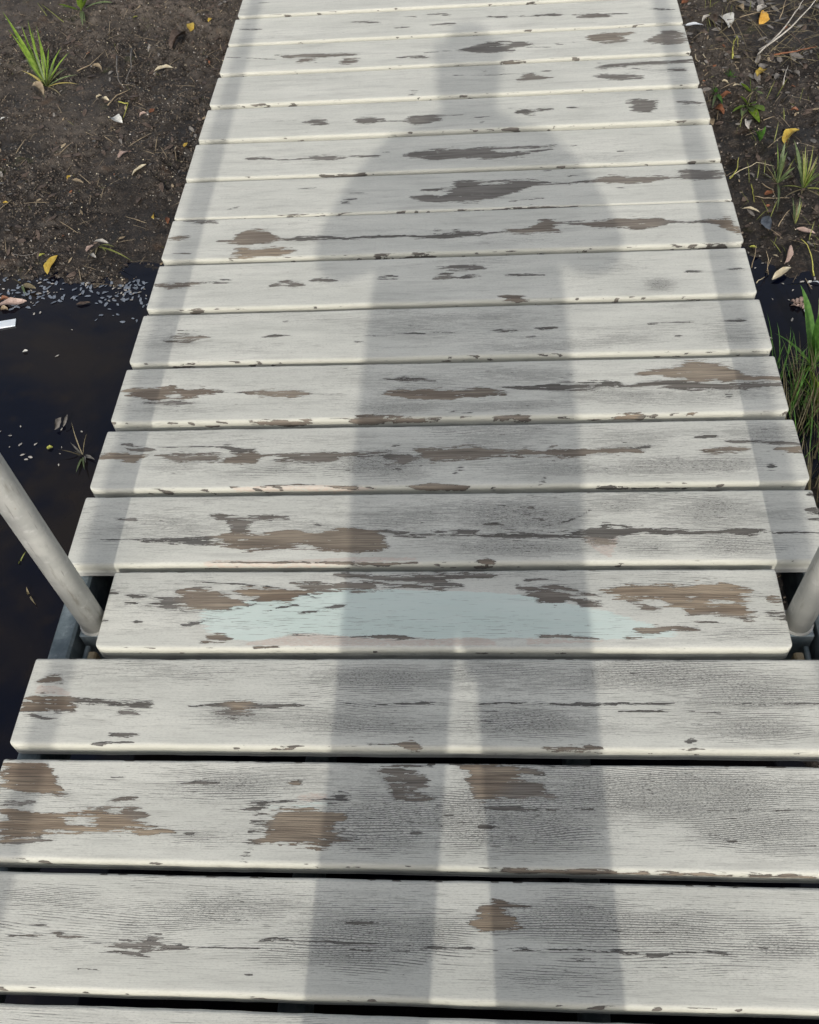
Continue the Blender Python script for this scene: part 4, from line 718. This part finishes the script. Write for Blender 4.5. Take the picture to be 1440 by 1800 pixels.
def build_plank(idx, y_back, x0, x1, seed, dz=0.0, rot=0.0, fine=True):
    rng_ = np.random.default_rng(seed)
    rows = (86 if idx < 8 else 60) if fine else 8
    step = (.004 if idx < 8 else .005) if fine else .05
    pr = plank_profile(rows)
    L = x1-x0
    d_end = np.array([0, .0004, .0012, .0025, .004])
    xs = np.concatenate([d_end, np.arange(.006, L-.006, step), L-d_end[::-1]])
    nx, ny = len(xs), len(pr)
    XX = np.repeat(xs[:, None], ny, 1)
    YY = np.repeat(pr[None, :, 0], nx, 0).copy(); ZZ = np.repeat(pr[None, :, 1], nx, 0).copy()
    vd = np.where(pr[:, 1] < -RF, pr[:, 0]+(pr[:, 1]+RF)*(pr[:, 0] < 0), pr[:, 0])
    VV = np.repeat(vd[None, :], nx, 0)
    # rounded ends
    r = .0035
    d = np.minimum(XX, L-XX)
    ins = np.where(d < r, r-np.sqrt(np.maximum(r*r-(r-d)**2, 0)), 0)
    top = np.clip((ZZ+PT)/PT, 0, 1)
    ZZ -= ins*top
    YY -= np.sign(YY)*ins*np.clip(np.abs(YY)/(PW/2), 0, 1)**8
    # the front corners of every end are worn rounder
    rc = .010*(.6+.8*rng_.random())
    ey = np.clip((-PW/2+rc)-YY, 0, rc); ex = rc-np.sqrt(np.maximum(rc*rc-ey**2, 0))
    X2 = np.where(XX < L/2, np.maximum(XX, ex*(1-XX/(L/2))+XX), XX)
    X2 = np.where(XX > L/2, L-np.maximum(L-XX, ex*(1-(L-XX)/(L/2))+(L-XX)), X2)
    X2 = np.clip(X2, 0, L)
    # slight warp, cupping and uneven saw edge
    xm = (XX-L/2)*1000*1.0
    ZZ += .0011*(vnoise(XX*3+seed, YY*0+1.3, seed)-.5)*2*top + rng_.uniform(-.0008, .0008)*(YY/(PW/2))
    ZZ -= .0006*(1-(YY/(PW/2))**2)*rng_.uniform(-1, 1)
    YY += (.0012*(vnoise(XX*9+seed, XX*0+3, seed)-.5)+.0007*(vnoise(XX*45, XX*0+5, seed)-.5))*np.sign(YY)*(np.abs(YY) > .06)
    xw = X2-L/2
    V = np.stack([xw, YY, ZZ], -1).reshape(-1, 3)
    F = grid_faces(nx, ny)[:, ::-1]
    F = [tuple(f) for f in F] if not fine else F
    o_loc = ((x0+x1)/2, y_back-PW/2, dz)
    # closed ends as a fan of quads: strip from front half to back half of the profile
    caps = []
    for e, col in ((0, 0), (1, nx-1)):
        b = col*ny
        i, j = 0, ny-1
        while j-i > 2:
            q = (b+i, b+i+1, b+j-1, b+j)
            caps.append(q if e else q[::-1])
            i += 1; j -= 1
    bottom = np.stack([np.arange(nx-1)*ny, np.arange(nx-1)*ny+ny-1, np.arange(1, nx)*ny+ny-1, np.arange(1, nx)*ny], -1)
    allf = np.concatenate([np.asarray(F), np.array(caps), bottom])
    o = make_mesh('plank', V, allf, PAINT, True, pier, o_loc)
    o.rotation_euler.z = rot
    xmm, vmm = (XX-L/2+(x0+x1)/2)*1000, VV*1000+2.0
    wear, warm, dark, crk, mint, pink, thk = plank_mask(idx, xmm, vmm)
    def soften(f, n):
        g = f.copy()
        for k in range(1, n+1):
            g[k:] += f[:-k]; g[:-k] += f[k:]
            g[:k] += f[:k]; g[-k:] += f[-k:]
        return g/(2*n+1)
    if fine and idx in WEAR:
        k = np.clip((soften(thk, 2)-.10)/.15, 0, 1)
        wear = wear*(1-k)+soften(wear, 2)*k
        warm = soften(warm, 3); dark = dark*(1-k)+soften(dark, 2)*k; thk = soften(thk, 1); mint = soften(mint, 4)
    # darker tone and chips on the back lip and the ends
    endd = np.minimum(XX, L-XX)*1000
    if idx in WEAR:
        n = vnoise(xmm/14+seed, xmm*0+2, seed+5)
        chipb = np.where(vmm > 69.5, (n-.80)*9, -9)
        chipf = np.where((vmm < -64) & (vmm > -75), (vnoise(xmm/13+3, vmm/2.6, seed+8)*.75+.25*vnoise(xmm/70, vmm*0, seed+2)-.79)*14, -9)
        up = np.maximum(chipb, chipf)
        sel = up > wear
        wear = np.where(sel, up, wear); warm = np.where(sel, .35, warm); dark = np.where(sel, .45, dark)
    edge_tone = np.clip((-vmm-76)/9, 0, 1)*.85  # darker down the lower front face, then along the back lip
    edge_tone = np.maximum(edge_tone, np.clip((vmm-71.5)/4, 0, 1)*.35)
    edge_tone = np.where((edge_tone <= 0) & (vmm < -60), -np.clip((-63.0-vmm)/4, 0, 1)*.85, edge_tone)
    add_attr(o, 'wear', np.stack([wear, warm, dark, crk], -1))
    add_attr(o, 'tint', np.stack([mint, pink, edge_tone, thk], -1))
    return o

jit = np.random.default_rng(5)
for i in range(0, 18):
    half = .6 if i != 4 else .5135
    a, b = jit.uniform(-.0015, .0015, 2)
    o = build_plank(i, BACK[i], -half+a, half+b, 100+i, jit.uniform(-.0006, .0006), R(jit.uniform(-.03, .03)))
    if i == 4:
        tag(o, 'shorter plank between the steel posts with a mint green bare patch')
yb = BACK[17]
for i in range(18, 27):
    yb += .1553
    build_plank(30+i, yb, -.6, .6, 200+i, 0, 0, False)
yb = BACK[0]
for i in range(1, 9):
    yb -= .1553
    build_plank(60+i, yb, -.6, .6, 300+i, 0, 0, False)

def part(name, vf, mat, parent=pier, smooth=False, label=None):
    o = make_mesh(name, vf[0], vf[1], mat, smooth, parent)
    if label:
        tag(o, label)
    return o

for s in (-1, 1):
    x0, x1 = sorted((s*.600, s*.566))
    part('side_beam', box_y(x0, x1, -1.05, 4.2, -.135, -.0315, .004), FRAME, label='%s steel side beam under the planks' % ('left' if s < 0 else 'right'))
    a0, a1 = sorted((s*.028, s*.034))
    part('bolt', tube([(s*.551, .748, -.058), (s*.551, .690, -.058)], .0045, 10), FRAME)
    part('wooden_wedge', box_y(min(s*.538, s*.524), max(s*.538, s*.524), .690, .726, -.075, -.034, .003), WEDGE)
for x in (-.18, .21):
    part('joist', box_y(x-.018, x+.018, -1.05, 4.2, -.200, -.1255, .003), FRAME)
for y in (-1.0, .764, 2.4, 4.0):
    part('cross_beam', join(box(-.559, .559, y-.003, y+.036, -.040, -.0345, .001), box(-.559, .559, y-.010, y-.0035, -.125, -.0345, .001)), FRAME)
for y in (-.95, 2.45, 4.05):
    for s in (-1, 1):
        part('pile', tube([(s*.50, y, -.9), (s*.50, y, -.126)], .03, 16), STEEL, smooth=True)

# handrails: a tube post that rises beside the short plank and bends back over the water
def rail(s):
    x = s*.538
    h = bpy.data.objects.new('handrail', None)
    link(h, pier)
    h.location = (x, .776, -.034)
    tag(h, 'galvanised steel tube handrail on the %s side' % ('left' if s < 0 else 'right'))
    top, r = 1.30, .13
    sp = s*.045
    path = [(0, 0, 0), (sp*.08, -.006, .25), (sp*.18, -.013, .6), (sp*.28, -.02, .9)]
    for k in range(9):
        a = math.pi/2*k/8
        path.append((sp*.4, -.025-r+r*math.cos(a), top-r+r*math.sin(a)))
    v1 = tube(path[:4]+path[4:], .0206, 28)
    make_mesh('post', v1[0], v1[1], STEEL, True, h)
    v2 = tube([(sp*.4, -.026-r, top), (sp*.4, -.8, top), (sp*.4, -1.45, top)]+[(sp*.4, -1.45-r*math.sin(math.pi/2*k/8), top-r+r*math.cos(math.pi/2*k/8)) for k in range(1, 9)]+[(sp*.4, -1.45-r, .5), (sp*.4, -1.45-r, .035)], .0206, 28)
    make_mesh('rail', v2[0], v2[1], STEEL, True, h)
    for k, (xx, yy, zz) in enumerate(((0, 0, .0015), (sp*.4, -1.58, .036))):
        f = tube([(xx, yy, zz), (xx, yy, zz+.003)], .0235, 24)
        make_mesh('foot_weld', f[0], f[1], STEEL, False, h)
rail(-1)
rail(1)

# ---------------------------------------------------------------- leaves, grass, twigs
def leaf_mesh(name, L, ratio, mat, curl=1, seed=0, seg=9, cross=2):
    """a willow type leaf: pointed, folded on its midrib, curled and wavy"""
    r = random.Random(seed)
    hw = L*ratio*.5
    nc = cross*2+1
    V = []
    bend = r.uniform(-.09, .09)*L; twist = r.uniform(-.5, .5)*curl
    arch = (.02+.055*curl)*L*r.uniform(.6, 1.3)
    for i in range(seg+1):
        t = i/seg
        w = hw*(math.sin(math.pi*min(1, t**.85))**.75)*(1+.07*math.sin(t*17+seed))
        cx = (t-.5)*L
        cy = bend*((t-.5)**2*4-.4)
        cz = arch*(1-(2*t-1)**2)*(1 if seed % 2 else .5)+.002
        for k in range(nc):
            s = (k-cross)/cross
            tw = twist*(t-.5)*2
            yy = s*w
            zz = abs(s)**1.4*w*(.22+.18*curl)+.10*w*math.sin(t*11+s*3+seed)
            V.append((cx, cy+yy*math.cos(tw)-zz*math.sin(tw), cz+yy*math.sin(tw)+zz*math.cos(tw)))
    F = []
    for i in range(seg):
        for k in range(nc-1):
            a = i*nc+k
            F.append((a, a+nc, a+nc+1, a+1))
    n = len(V)
    th = .0005
    V += [(x, y, z-th) for x, y, z in V]
    F += [tuple(reversed([q+n for q in f])) for f in F]
    return V, F

for k, (x, y, L, hd, ratio, c, curl, lab) in enumerate(LEAVES):
    L = max(L, .014)
    V, F = leaf_mesh('leaf', L, ratio, None, curl, k+3)
    name = 'floating_petal' if 'petal' in lab else ('fallen_leaf')
    zs = max(surf_z(x+dx*L*.35*math.cos(hd), y+dx*L*.35*math.sin(hd)) for dx in (-1, 0, 1))
    if zs > ZW+.004:
        V.append((-.5*L, 0, .002)); V.append((-.5*L-.10*L, .02*L, .003)); V.append((-.5*L-.10*L, .02*L+.0012, .003)); F.append((len(V)-3, len(V)-2, len(V)-1))
    o = make_mesh(name, V, F, LEAFC[c], True, None, (x, y, zs+.0015))
    o.rotation_euler = (random.uniform(-.25, .25)*(curl > 0), random.uniform(-.12, .12)*(curl > 0), hd)
    if 'standing' in lab or 'upright' in lab:
        o.rotation_euler = (random.uniform(.5, .9), -.25, hd); o.location.z += .008
    tag(o, lab, 'petal' if 'petal' in lab else 'leaf')

# a blue white scrap of board floating at the left edge of the water
b = join(box(-.042, .042, -.013, .013, 0, .004, .0008))
scrap = make_mesh('floating_scrap', b[0], b[1], leaf_mat('scrap_blue_white', (.66, .74, .82), (.74, .80, .86), 0, 0), False, None, (-1.125, 1.80, ZW+.0005))
scrap.rotation_euler.z = R(12)
tag(scrap, 'flat rectangular bluish white scrap floating on the dark water', 'scrap')

def blade(dx, dy, dz, w, kind, seed, seg=8):
    """a curved blade from the origin to the tip; w in metres"""
    r = random.Random(seed)
    T = Vector((dx, dy, dz)); L = T.length
    horiz = Vector((dx, dy, 0)); hl = max(horiz.length, 1e-4)
    side = Vector((-dy, dx, 0))/hl
    side = (side+Vector((r.uniform(-.4, .4), r.uniform(-.4, .4), r.uniform(-.2, .2)))).normalized()
    V = []
    mid = T*.5+Vector((0, 0, L*(.30 if kind == 'a' else .16 if kind != 's' else .05)*r.uniform(.7, 1.2)))+side*L*r.uniform(-.06, .06)
    for i in range(seg+1):
        t = i/seg
        p_ = mid*(2*t*(1-t))+T*(t*t)
        if kind == 'l':
            ww = w*max(.12, math.sin(math.pi*min(1, max(0, t*.98-.02)**.8))**.8) if t > .15 else w*.14
        elif kind == 's':
            ww = w*.6
        else:
            ww = w*(.45+.9*t*(1-t)*2)*(1-t**3)
        ww = ww/2
        tw = r.uniform(-.1, .1)+t*.4
        sd = (side*math.cos(tw)+Vector((0, 0, 1))*math.sin(tw)).normalized()
        dn = Vector((0, 0, -ww*.45))
        V += [p_-sd*ww, p_+dn, p_+sd*ww]
    F = []
    for i in range(seg):
        a = i*3
        F += [(a, a+1, a+4, a+3), (a+1, a+2, a+5, a+4)]
    return V, F

CATS = dict(grass_tuft='grass', broadleaf_plant='plant', bent_stem='stem', trailing_grass='grass', water_weed='water plant', floating_sprig='sprig', pond_sprig='sprig',
            floating_weed='weed', spiky_seedling='seedling', leafy_seedling='seedling', whorled_seedling='seedling', broad_grass='grass', thin_grass='grass',
            tall_grass='grass', spiky_grass='grass')
for pi_, (nm, lab, x, y, T) in enumerate(PLANTS):
    root = empty(nm, (x, y, surf_z(x, y)-.003))
    tag(root, lab, CATS[nm])
    if nm in ('grass_tuft', 'spiky_grass', 'broad_grass'):      # thin young blades filling the tuft
        T = list(T)+[[random.randint(-60, 55), random.randint(-40, 60), random.randint(25, 85), 2, random.choice((0, 1, 2, 4)), 'b'] for _ in range(26 if nm == 'grass_tuft' else 12)]
    for k, (dx, dy, dz, w, c, kd) in enumerate(T):
        w = w*(1.9 if y > 2.25 or nm == 'tall_grass' else 1.4)
        if kd == 's':
            vf = tube([(dx*.0005*j, dy*.0005*j, dz*.0005*j+.002*math.sin(j*1.5)) for j in range(3)], .0012, 6)
        else:
            vf = blade(dx/1000, dy/1000, dz/1000, w/1000, kd, pi_*50+k)
        make_mesh('leaf' if kd == 'l' else 'stem' if kd == 's' else 'blade', vf[0], vf[1], GREENC[c], True, root)

for r_, c, lab, P in TWIGS:
    pts = []
    for i in range(len(P)-1):
        for q in range(3):
            t = q/3
            a, b_ = Vector(P[i]), Vector(P[i+1])
            pts.append(a.lerp(b_, t)+Vector((random.uniform(-1, 1), random.uniform(-1, 1), random.uniform(-.3, 1)))*.0018)
    pts.append(Vector(P[-1]))
    for q in pts:
        q.z = max(q.z, surf_z(q.x, q.y)+.001)
    base = pts[0].copy()
    n = len(pts)
    vf = tube([p_-base for p_ in pts], [r_/1000*(1.15-.75*i/(n-1)) for i in range(n)], 7)
    o = make_mesh('twig' if 'twig' in lab or 'root' in lab else 'stalk', vf[0], vf[1], LEAFC[c], True, None, base)
    tag(o, lab, 'twig' if 'twig' in lab or 'root' in lab else 'stalk')

# ---------------------------------------------------------------- uncountable bits
def seen_area(n, right=False):
    """random points on the banks beside the pier"""
    if right:
        x = rng.uniform(.60, 1.35, n*3); y = rng.uniform(.6, 3.7, n*3)
    else:
        x = rng.uniform(-1.75, -.60, n*3); y = rng.uniform(1.85, 3.75, n*3)
    z = ground_z(x, y)
    k = np.where((z > ZW-.004) & (rng.random(len(z)) < ground_rough(x, y)+.12))[0][:n]
    return x[k], y[k], z[k]

def scatter(name, pts, unit_v, unit_f, sizes, flat, mat, lift=.0, tilt=.5, kind='stuff'):
    """many small irregular pieces joined into one mesh"""
    x, y, z = pts
    n = len(x)
    U = np.array(unit_v, float)
    k = len(U)
    s = rng.uniform(sizes[0], sizes[1], n)**1.0
    a = rng.uniform(0, 2*np.pi, n); tx = rng.normal(0, tilt, n); ty = rng.normal(0, tilt, n)
    W = np.repeat(U[None], n, 0)*(1+rng.uniform(-.3, .3, (n, k, 3)))*s[:, None, None]
    W[..., 2] *= flat
    W[..., 2] += W[..., 0]*tx[:, None]+W[..., 1]*ty[:, None]
    ca, sa = np.cos(a)[:, None], np.sin(a)[:, None]
    out = np.stack([W[..., 0]*ca-W[..., 1]*sa+x[:, None], W[..., 0]*sa+W[..., 1]*ca+y[:, None], W[..., 2]+z[:, None]+lift], -1)
    F = (np.array(unit_f)[None]+np.arange(n)[:, None, None]*k).reshape(-1, len(unit_f[0]))
    o = make_mesh(name, out.reshape(-1, 3), F, mat, False)
    tag(o, kind=kind)
    return o

OCT_V = [(1, 0, 0), (-1, 0, 0), (0, 1, 0), (0, -1, 0), (0, 0, 1), (0, 0, -1)]
OCT_F = [(0, 2, 4), (2, 1, 4), (1, 3, 4), (3, 0, 4), (2, 0, 5), (1, 2, 5), (3, 1, 5), (0, 3, 5)]
FLK_V = [(-1, 0, 0), (-.45, .42, .14), (.4, .36, .1), (1, 0, .05), (.35, -.4, .16), (-.5, -.36, .1)]
FLK_F = [(0, 5, 1), (1, 5, 4), (1, 4, 2), (2, 4, 3)]
STR_V = [(-1, -.03, 0), (-1, .03, 0), (0, -.035, .05), (0, .035, .05), (1, -.02, 0), (1, .02, 0)]
STR_F = [(0, 2, 3, 1), (2, 4, 5, 3)]
cm = [leaf_mat('crumb_dark', (.030, .024, .018), (.075, .06, .047), .2, 0), leaf_mat('crumb_brown', (.09, .068, .05), (.16, .125, .095), .2, 0)]
def cat(a, b):
    return tuple(np.concatenate([p, q]) for p, q in zip(a, b))
scatter('mud_crumbs', cat(seen_area(14000), seen_area(7000, True)), OCT_V, OCT_F, (.0015, .0055), .7, cm[0])
scatter('mud_crumbs', cat(seen_area(8000), seen_area(2500, True)), OCT_V, OCT_F, (.001, .004), .7, cm[1])
scatter('pale_grit', cat(seen_area(900), seen_area(420, True)), OCT_V, OCT_F, (.0009, .0026), .6, LEAFC[0], .001)
scatter('pale_grit', cat(seen_area(700), seen_area(300, True)), OCT_V, OCT_F, (.0009, .0030), .6, LEAFC[6], .001)
scatter('leaf_litter', cat(seen_area(420), seen_area(520, True)), FLK_V, FLK_F, (.005, .017), .8, LEAFC[8], .003, .25)
scatter('leaf_litter', cat(seen_area(130), seen_area(260, True)), FLK_V, FLK_F, (.004, .013), .8, LEAFC[9], .004, .3)
scatter('leaf_litter', cat(seen_area(90), seen_area(120, True)), FLK_V, FLK_F, (.003, .010), .8, LEAFC[4], .004, .3)
scatter('leaf_litter', cat(seen_area(40), seen_area(50, True)), FLK_V, FLK_F, (.003, .009), .8, LEAFC[5], .004, .3)
scatter('dead_straw', cat(seen_area(420), seen_area(420, True)), STR_V, STR_F, (.008, .035), 1, LEAFC[4], .004, .12)
scatter('dead_straw', cat(seen_area(260), seen_area(220, True)), STR_V, STR_F, (.006, .025), 1, LEAFC[8], .004, .12)
scatter('tiny_moss_sprouts', cat(seen_area(160), seen_area(160, True)), STR_V, STR_F, (.004, .010), 1, GREENC[2], .004, .6)

# thick dead stems and litter of the upper right bank
n = 420
hx, hy = rng.uniform(.78, 1.35, n), rng.uniform(2.75, 3.7, n)
scatter('dead_straw', (hx, hy, ground_z(hx, hy)), [(a*1, b*.36, c) for a, b, c in STR_V], STR_F, (.02, .085), 1, GREENC[4], .012, .18)
n = 170
hx, hy = rng.uniform(.78, 1.35, n), rng.uniform(2.7, 3.7, n)
scatter('leaf_litter', (hx, hy, ground_z(hx, hy)), FLK_V, FLK_F, (.010, .026), .9, LEAFC[9], .008, .3)

# matted dry grass hanging over the pond on the right
vf = ([], [])
parts_ = []
for k in range(150):
    bx, by = .70+abs(random.gauss(0, .07)), random.uniform(1.18, 1.52)
    h = random.uniform(.05, .16)
    b_ = blade(random.uniform(-.05, .05), random.uniform(-.02, .09), h, random.uniform(.0015, .0035), 'b', k, 5)
    z0 = surf_z(bx, by)
    parts_.append(([(p_[0]+bx, p_[1]+by, p_[2]+z0-.004) for p_ in b_[0]], b_[1]))
vf = join(*parts_)
o = make_mesh('matted_dry_grass', vf[0], vf[1], GREENC[7], True)
tag(o, kind='stuff')
parts_ = []
for k in range(80):
    bx, by = .71+abs(random.gauss(0, .06)), random.uniform(1.30, 1.60)
    h = random.uniform(.04, .13)
    b_ = blade(random.uniform(-.06, .05), random.uniform(-.02, .08), h, random.uniform(.0015, .0038), 'b', k+900, 5)
    z0 = surf_z(bx, by)
    parts_.append(([(p_[0]+bx, p_[1]+by, p_[2]+z0-.004) for p_ in b_[0]], b_[1]))
vf = join(*parts_)
tag(make_mesh('fine_green_grass', vf[0], vf[1], GREENC[5], True), kind='stuff')

# wispy young grass on the black mud of the right bank
parts_ = []
for k in range(330):
    bx, by = random.uniform(.74, 1.3), random.uniform(1.95, 3.6)
    z0 = surf_z(bx, by)
    if z0 < ZW+.002 or vnoise(np.array([bx*7]), np.array([by*7]), 4)[0] < .45:
        continue
    b_ = blade(random.uniform(-.035, .035), random.uniform(-.03, .04), random.uniform(.015, .055), random.uniform(.0015, .0035), 'b', k, 4)
    parts_.append(([(p_[0]+bx, p_[1]+by, p_[2]+z0-.002) for p_ in b_[0]], b_[1]))
vf = join(*parts_)
tag(make_mesh('wispy_grass', vf[0], vf[1], GREENC[2], True), kind='stuff')

# pale willow fluff and petals drifted against the waterline
def drift(n, x0, x1, y0, y1):
    return rng.uniform(x0, x1, n), rng.uniform(y0, y1, n), np.full(n, ZW)
PET_A = cat(cat(drift(60, -1.20, -1.04, 1.86, 1.99), drift(42, -1.06, -.92, 1.88, 1.975)), cat(drift(60, -.90, -.77, 1.87, 1.96), drift(14, -.88, -.74, 1.80, 1.9)))
scatter('floating_petals', PET_A, FLK_V, FLK_F, (.0035, .010), .5, LEAFC[12], .0012, .08)  # white flakes in blue grey: the sky's reflection is in their colour
PET_B = cat(cat(drift(20, -1.20, -1.05, 1.88, 1.98), drift(11, -1.06, -.93, 1.89, 1.96)), cat(drift(18, -.89, -.76, 1.88, 1.95), drift(16, -1.3, -.7, 1.3, 1.9)))
scatter('floating_petals', PET_B, FLK_V, FLK_F, (.0025, .0060), .5, LEAFC[6], .0016, .1)
PET_C = cat(drift(13, -1.04, -.84, 1.30, 1.46), drift(30, .72, .90, 1.62, 2.0))
scatter('floating_petals', PET_C, FLK_V, FLK_F, (.002, .006), .5, LEAFC[6], .0016, .1)
# cluster of little pinkish cups by the tall blade
cl = empty('petal_cluster', (.812, 1.80, ZW))
tag(cl, 'cluster of pinkish brown petals floating beside the tall green blade', 'petals')
for k in range(13):
    V, F = leaf_mesh('p', .013, .8, None, 2, k)
    a, rr = k*2.4, .0055*math.sqrt(k)
    o = make_mesh('petal', V, F, LEAFC[3], True, cl, (rr*math.cos(a), rr*math.sin(a)*.9, .003))
    o.rotation_euler = (random.uniform(-.4, .4), random.uniform(-.3, .3), k*1.3)

# ---------------------------------------------------------------- the photographer, whose shadow lies on the planks
def skin(name, verts, edges, radii, mat, parent, root=0, sub=2):
    me = bpy.data.meshes.new(name)
    me.from_pydata(verts, edges, [])
    sk = me.skin_vertices.new(name='') if hasattr(me.skin_vertices, 'new') else None
    o = bpy.data.objects.new(name, me)
    link(o)
    md = o.modifiers.new('skin', 'SKIN')
    md.use_smooth_shade = True
    if not me.skin_vertices:
        import bmesh
        bm = bmesh.new(); bm.from_mesh(me); bm.verts.layers.skin.verify(); bm.to_mesh(me); bm.free()
    for i, r_ in enumerate(radii):
        sv = me.skin_vertices[0].data[i]
        sv.radius = r_ if isinstance(r_, tuple) else (r_, r_)
        sv.use_root = (i == root)
    s = o.modifiers.new('sub', 'SUBSURF'); s.levels = sub; s.render_levels = sub
    dg = bpy.context.evaluated_depsgraph_get()
    me2 = bpy.data.meshes.new_from_object(o.evaluated_get(dg))
    bpy.data.objects.remove(o)
    me2.name = name
    me2.materials.clear(); me2.materials.append(mat)
    o2 = bpy.data.objects.new(name, me2)
    return link(o2, parent)

def plain(name, c, rough=.8, s=60):
    M = Mat(name); co = M.coord()
    a = M.noise(co, s, 4, .6)
    return M.done(M.mix(M.ramp(a, .3, .7), tuple(x*.85 for x in c), tuple(min(1, x*1.1) for x in c)), rough, M.bump(a, .3, .002))

def photographer():
    px, py = .045, -.31
    root = empty('person', (px, py, 0))
    tag(root, 'person in jacket and trousers holding up a phone, casting the long shadow on the planks', 'person')
    SK = plain('skin', (.55, .36, .27), .5, 30); JK = plain('jacket_cloth', (.06, .08, .12)); TR = plain('trouser_cloth', (.05, .05, .055)); SH = plain('shoe_leather', (.03, .03, .03), .5); HR = plain('hair', (.05, .035, .025), .6, 120)
    ph = CAM-FW*.012-UP*.055            # middle of the phone, lens near its top
    loc = lambda p_: (p_[0]-px, p_[1]-py, p_[2])
    # wrists below and beside the phone
    wr = {s: loc(ph-UP*.085+RT*(s*.055)-FW*.05) for s in (-1, 1)}
    # body: neck, head, torso core, arms to wrists, legs
    Vb = [(0, 0, .92), (0, .0, 1.15), (0, -.01, 1.33), (0, .005, 1.43), (0, .015, 1.475), (0, .035, 1.53), (0, .04, 1.59), (0, .03, 1.64)]
    Eb = [(i, i+1) for i in range(7)]
    Rb = [(.13, .10), (.13, .10), (.14, .09), .055, .052, (.070, .080), (.076, .092), (.050, .062)]
    for s in (-1, 1):
        k = len(Vb)
        Vb += [(s*.16, -.01, 1.33), (s*.262, .12, 1.04), wr[s]]
        Eb += [(2, k), (k, k+1), (k+1, k+2)]
        Rb += [.05, .038, .026]
        k = len(Vb)
        Vb += [(s*.09, 0, .85), (s*.106, .01, .52), (s*.119, -.01, .09)]
        Eb += [(0, k), (k, k+1), (k+1, k+2)]
        Rb += [.08, .052, .036]
    body = skin('body', Vb, Eb, Rb, SK, root)
    # face
    nv = [(0, .118, 1.605), (0, .142, 1.572), (0, .125, 1.560)]
    skin('nose', nv, [(0, 1), (1, 2)], [.008, .012, .009], SK, root, 0, 1)
    for s in (-1, 1):
        skin('ear', [(s*.078, .035, 1.615), (s*.084, .025, 1.59), (s*.077, .035, 1.56)], [(0, 1), (1, 2)], [.010, .013, .008], SK, root, 0, 1)
        e = tube([(s*.031, .105, 1.605), (s*.031, .121, 1.605)], [.011, .006], 12)
        make_mesh('eye', e[0], e[1], plain('eye_dark', (.5, .48, .45), .2), True, root)
    mo = tube([(-.024, .112, 1.532), (0, .124, 1.530), (.024, .112, 1.532)], [.003, .006, .003], 10)
    make_mesh('mouth', mo[0], mo[1], plain('lip', (.42, .2, .17), .5), True, root)
    skin('hair', [(0, -.045, 1.43), (0, -.045, 1.50), (0, -.030, 1.585), (0, .0, 1.645), (0, .06, 1.655)], [(0, 1), (1, 2), (2, 3), (3, 4)], [(.058, .035), (.080, .05), (.097, .072), (.068, .055), (.038, .02)], HR, root)
    # jacket
    Vj = [(0, 0, .74), (0, 0, .92), (0, 0, 1.10), (0, -.005, 1.27), (0, -.005, 1.38), (0, .0, 1.435)]
    Ej = [(i, i+1) for i in range(5)]
    Rj = [(.215, .15), (.210, .15), (.195, .13), (.190, .125), (.13, .09), (.085, .06)]
    for s in (-1, 1):
        k = len(Vj)
        Vj += [(s*.175, -.005, 1.325), (s*.228, .03, 1.20), (s*.288, .11, 1.055), (s*.20, .17, 1.05), tuple(np.array(wr[s])*.8+np.array((s*.20, .17, 1.045))*.2)]
        Ej += [(3, k)]+[(k+i, k+i+1) for i in range(4)]
        Rj += [.068, .064, .050, .060, .040]
    skin('jacket', Vj, Ej, Rj, JK, root, 1)
    # trousers
    Vt = [(0, 0, .84)]; Et = []; Rt = [(.165, .12)]
    for s in (-1, 1):
        k = len(Vt)
        Vt += [(s*.092, 0, .74), (s*.102, .01, .54), (s*.114, 0, .30), (s*.119, -.01, .07)]
        Et += [(0, k)]+[(k+i, k+i+1) for i in range(3)]
        Rt += [(.100, .105), (.092, .09), (.060, .08), (.060, .08)]
    skin('trousers', Vt, Et, Rt, TR, root)
    for s in (-1, 1):
        skin('shoe', [(s*.118, -.05, .045), (s*.121, .03, .045), (s*.127, .12, .034), (s*.131, .185, .030)], [(0, 1), (1, 2), (2, 3)], [(.040, .044), (.042, .044), (.046, .033), (.036, .029)], SH, root)
    # hands: palm and five fingers round the phone edge, all in one mesh per hand joined to the wrist
    for s in (-1, 1):
        def P(r_, u, f):
            return loc(ph+RT*(s*r_)+UP*u+FW*f)
        V = [wr[s], P(.048, -.060, -.030), P(.046, -.030, -.018)]
        E = [(0, 1), (1, 2)]
        Rr = [.024, (.022, .016), (.024, .014)]
        for j, (u0, ln_) in enumerate(((-.012, 1.0), (-.030, 1.08), (-.048, 1.0), (-.064, .82))):
            k = len(V)
            V += [P(.044, u0, -.010), P(.047, u0-.002, .010), P(.034*(2-ln_), u0-.004, .018), P(.022*(2-ln_), u0-.004, .0175)]
            E += [(2 if j < 2 else 1, k), (k, k+1), (k+1, k+2), (k+2, k+3)]
            Rr += [.0095, .0088, .0080, .0065]
        k = len(V)
        V += [P(.040, -.040, -.026), P(.030, -.020, -.026), P(.020, -.006, -.019)]
        E += [(1, k), (k, k+1), (k+1, k+2)]
        Rr += [.0115, .0100, .0080]
        skin('hand', V, E, Rr, SK, root, 0)
    # phone
    bx_ = box(-.036, .036, -.075, .075, -.004, .004, .0035)
    phone = make_mesh('phone', bx_[0], bx_[1], plain('phone_back', (.02, .02, .025), .25), False)
    mm = Matrix((RT, UP, -FW)).transposed().to_4x4(); mm.translation = ph
    phone.matrix_world = mm
    tag(phone, 'dark phone held up in both hands by the photographer', 'phone')
    for dx in (0,):
        ln_ = tube([(dx, .055, -.0041), (dx, .055, -.0055)], .007, 16)
        make_mesh('lens', ln_[0], ln_[1], plain('lens_glass', (.01, .01, .012), .05), False, phone)
photographer()
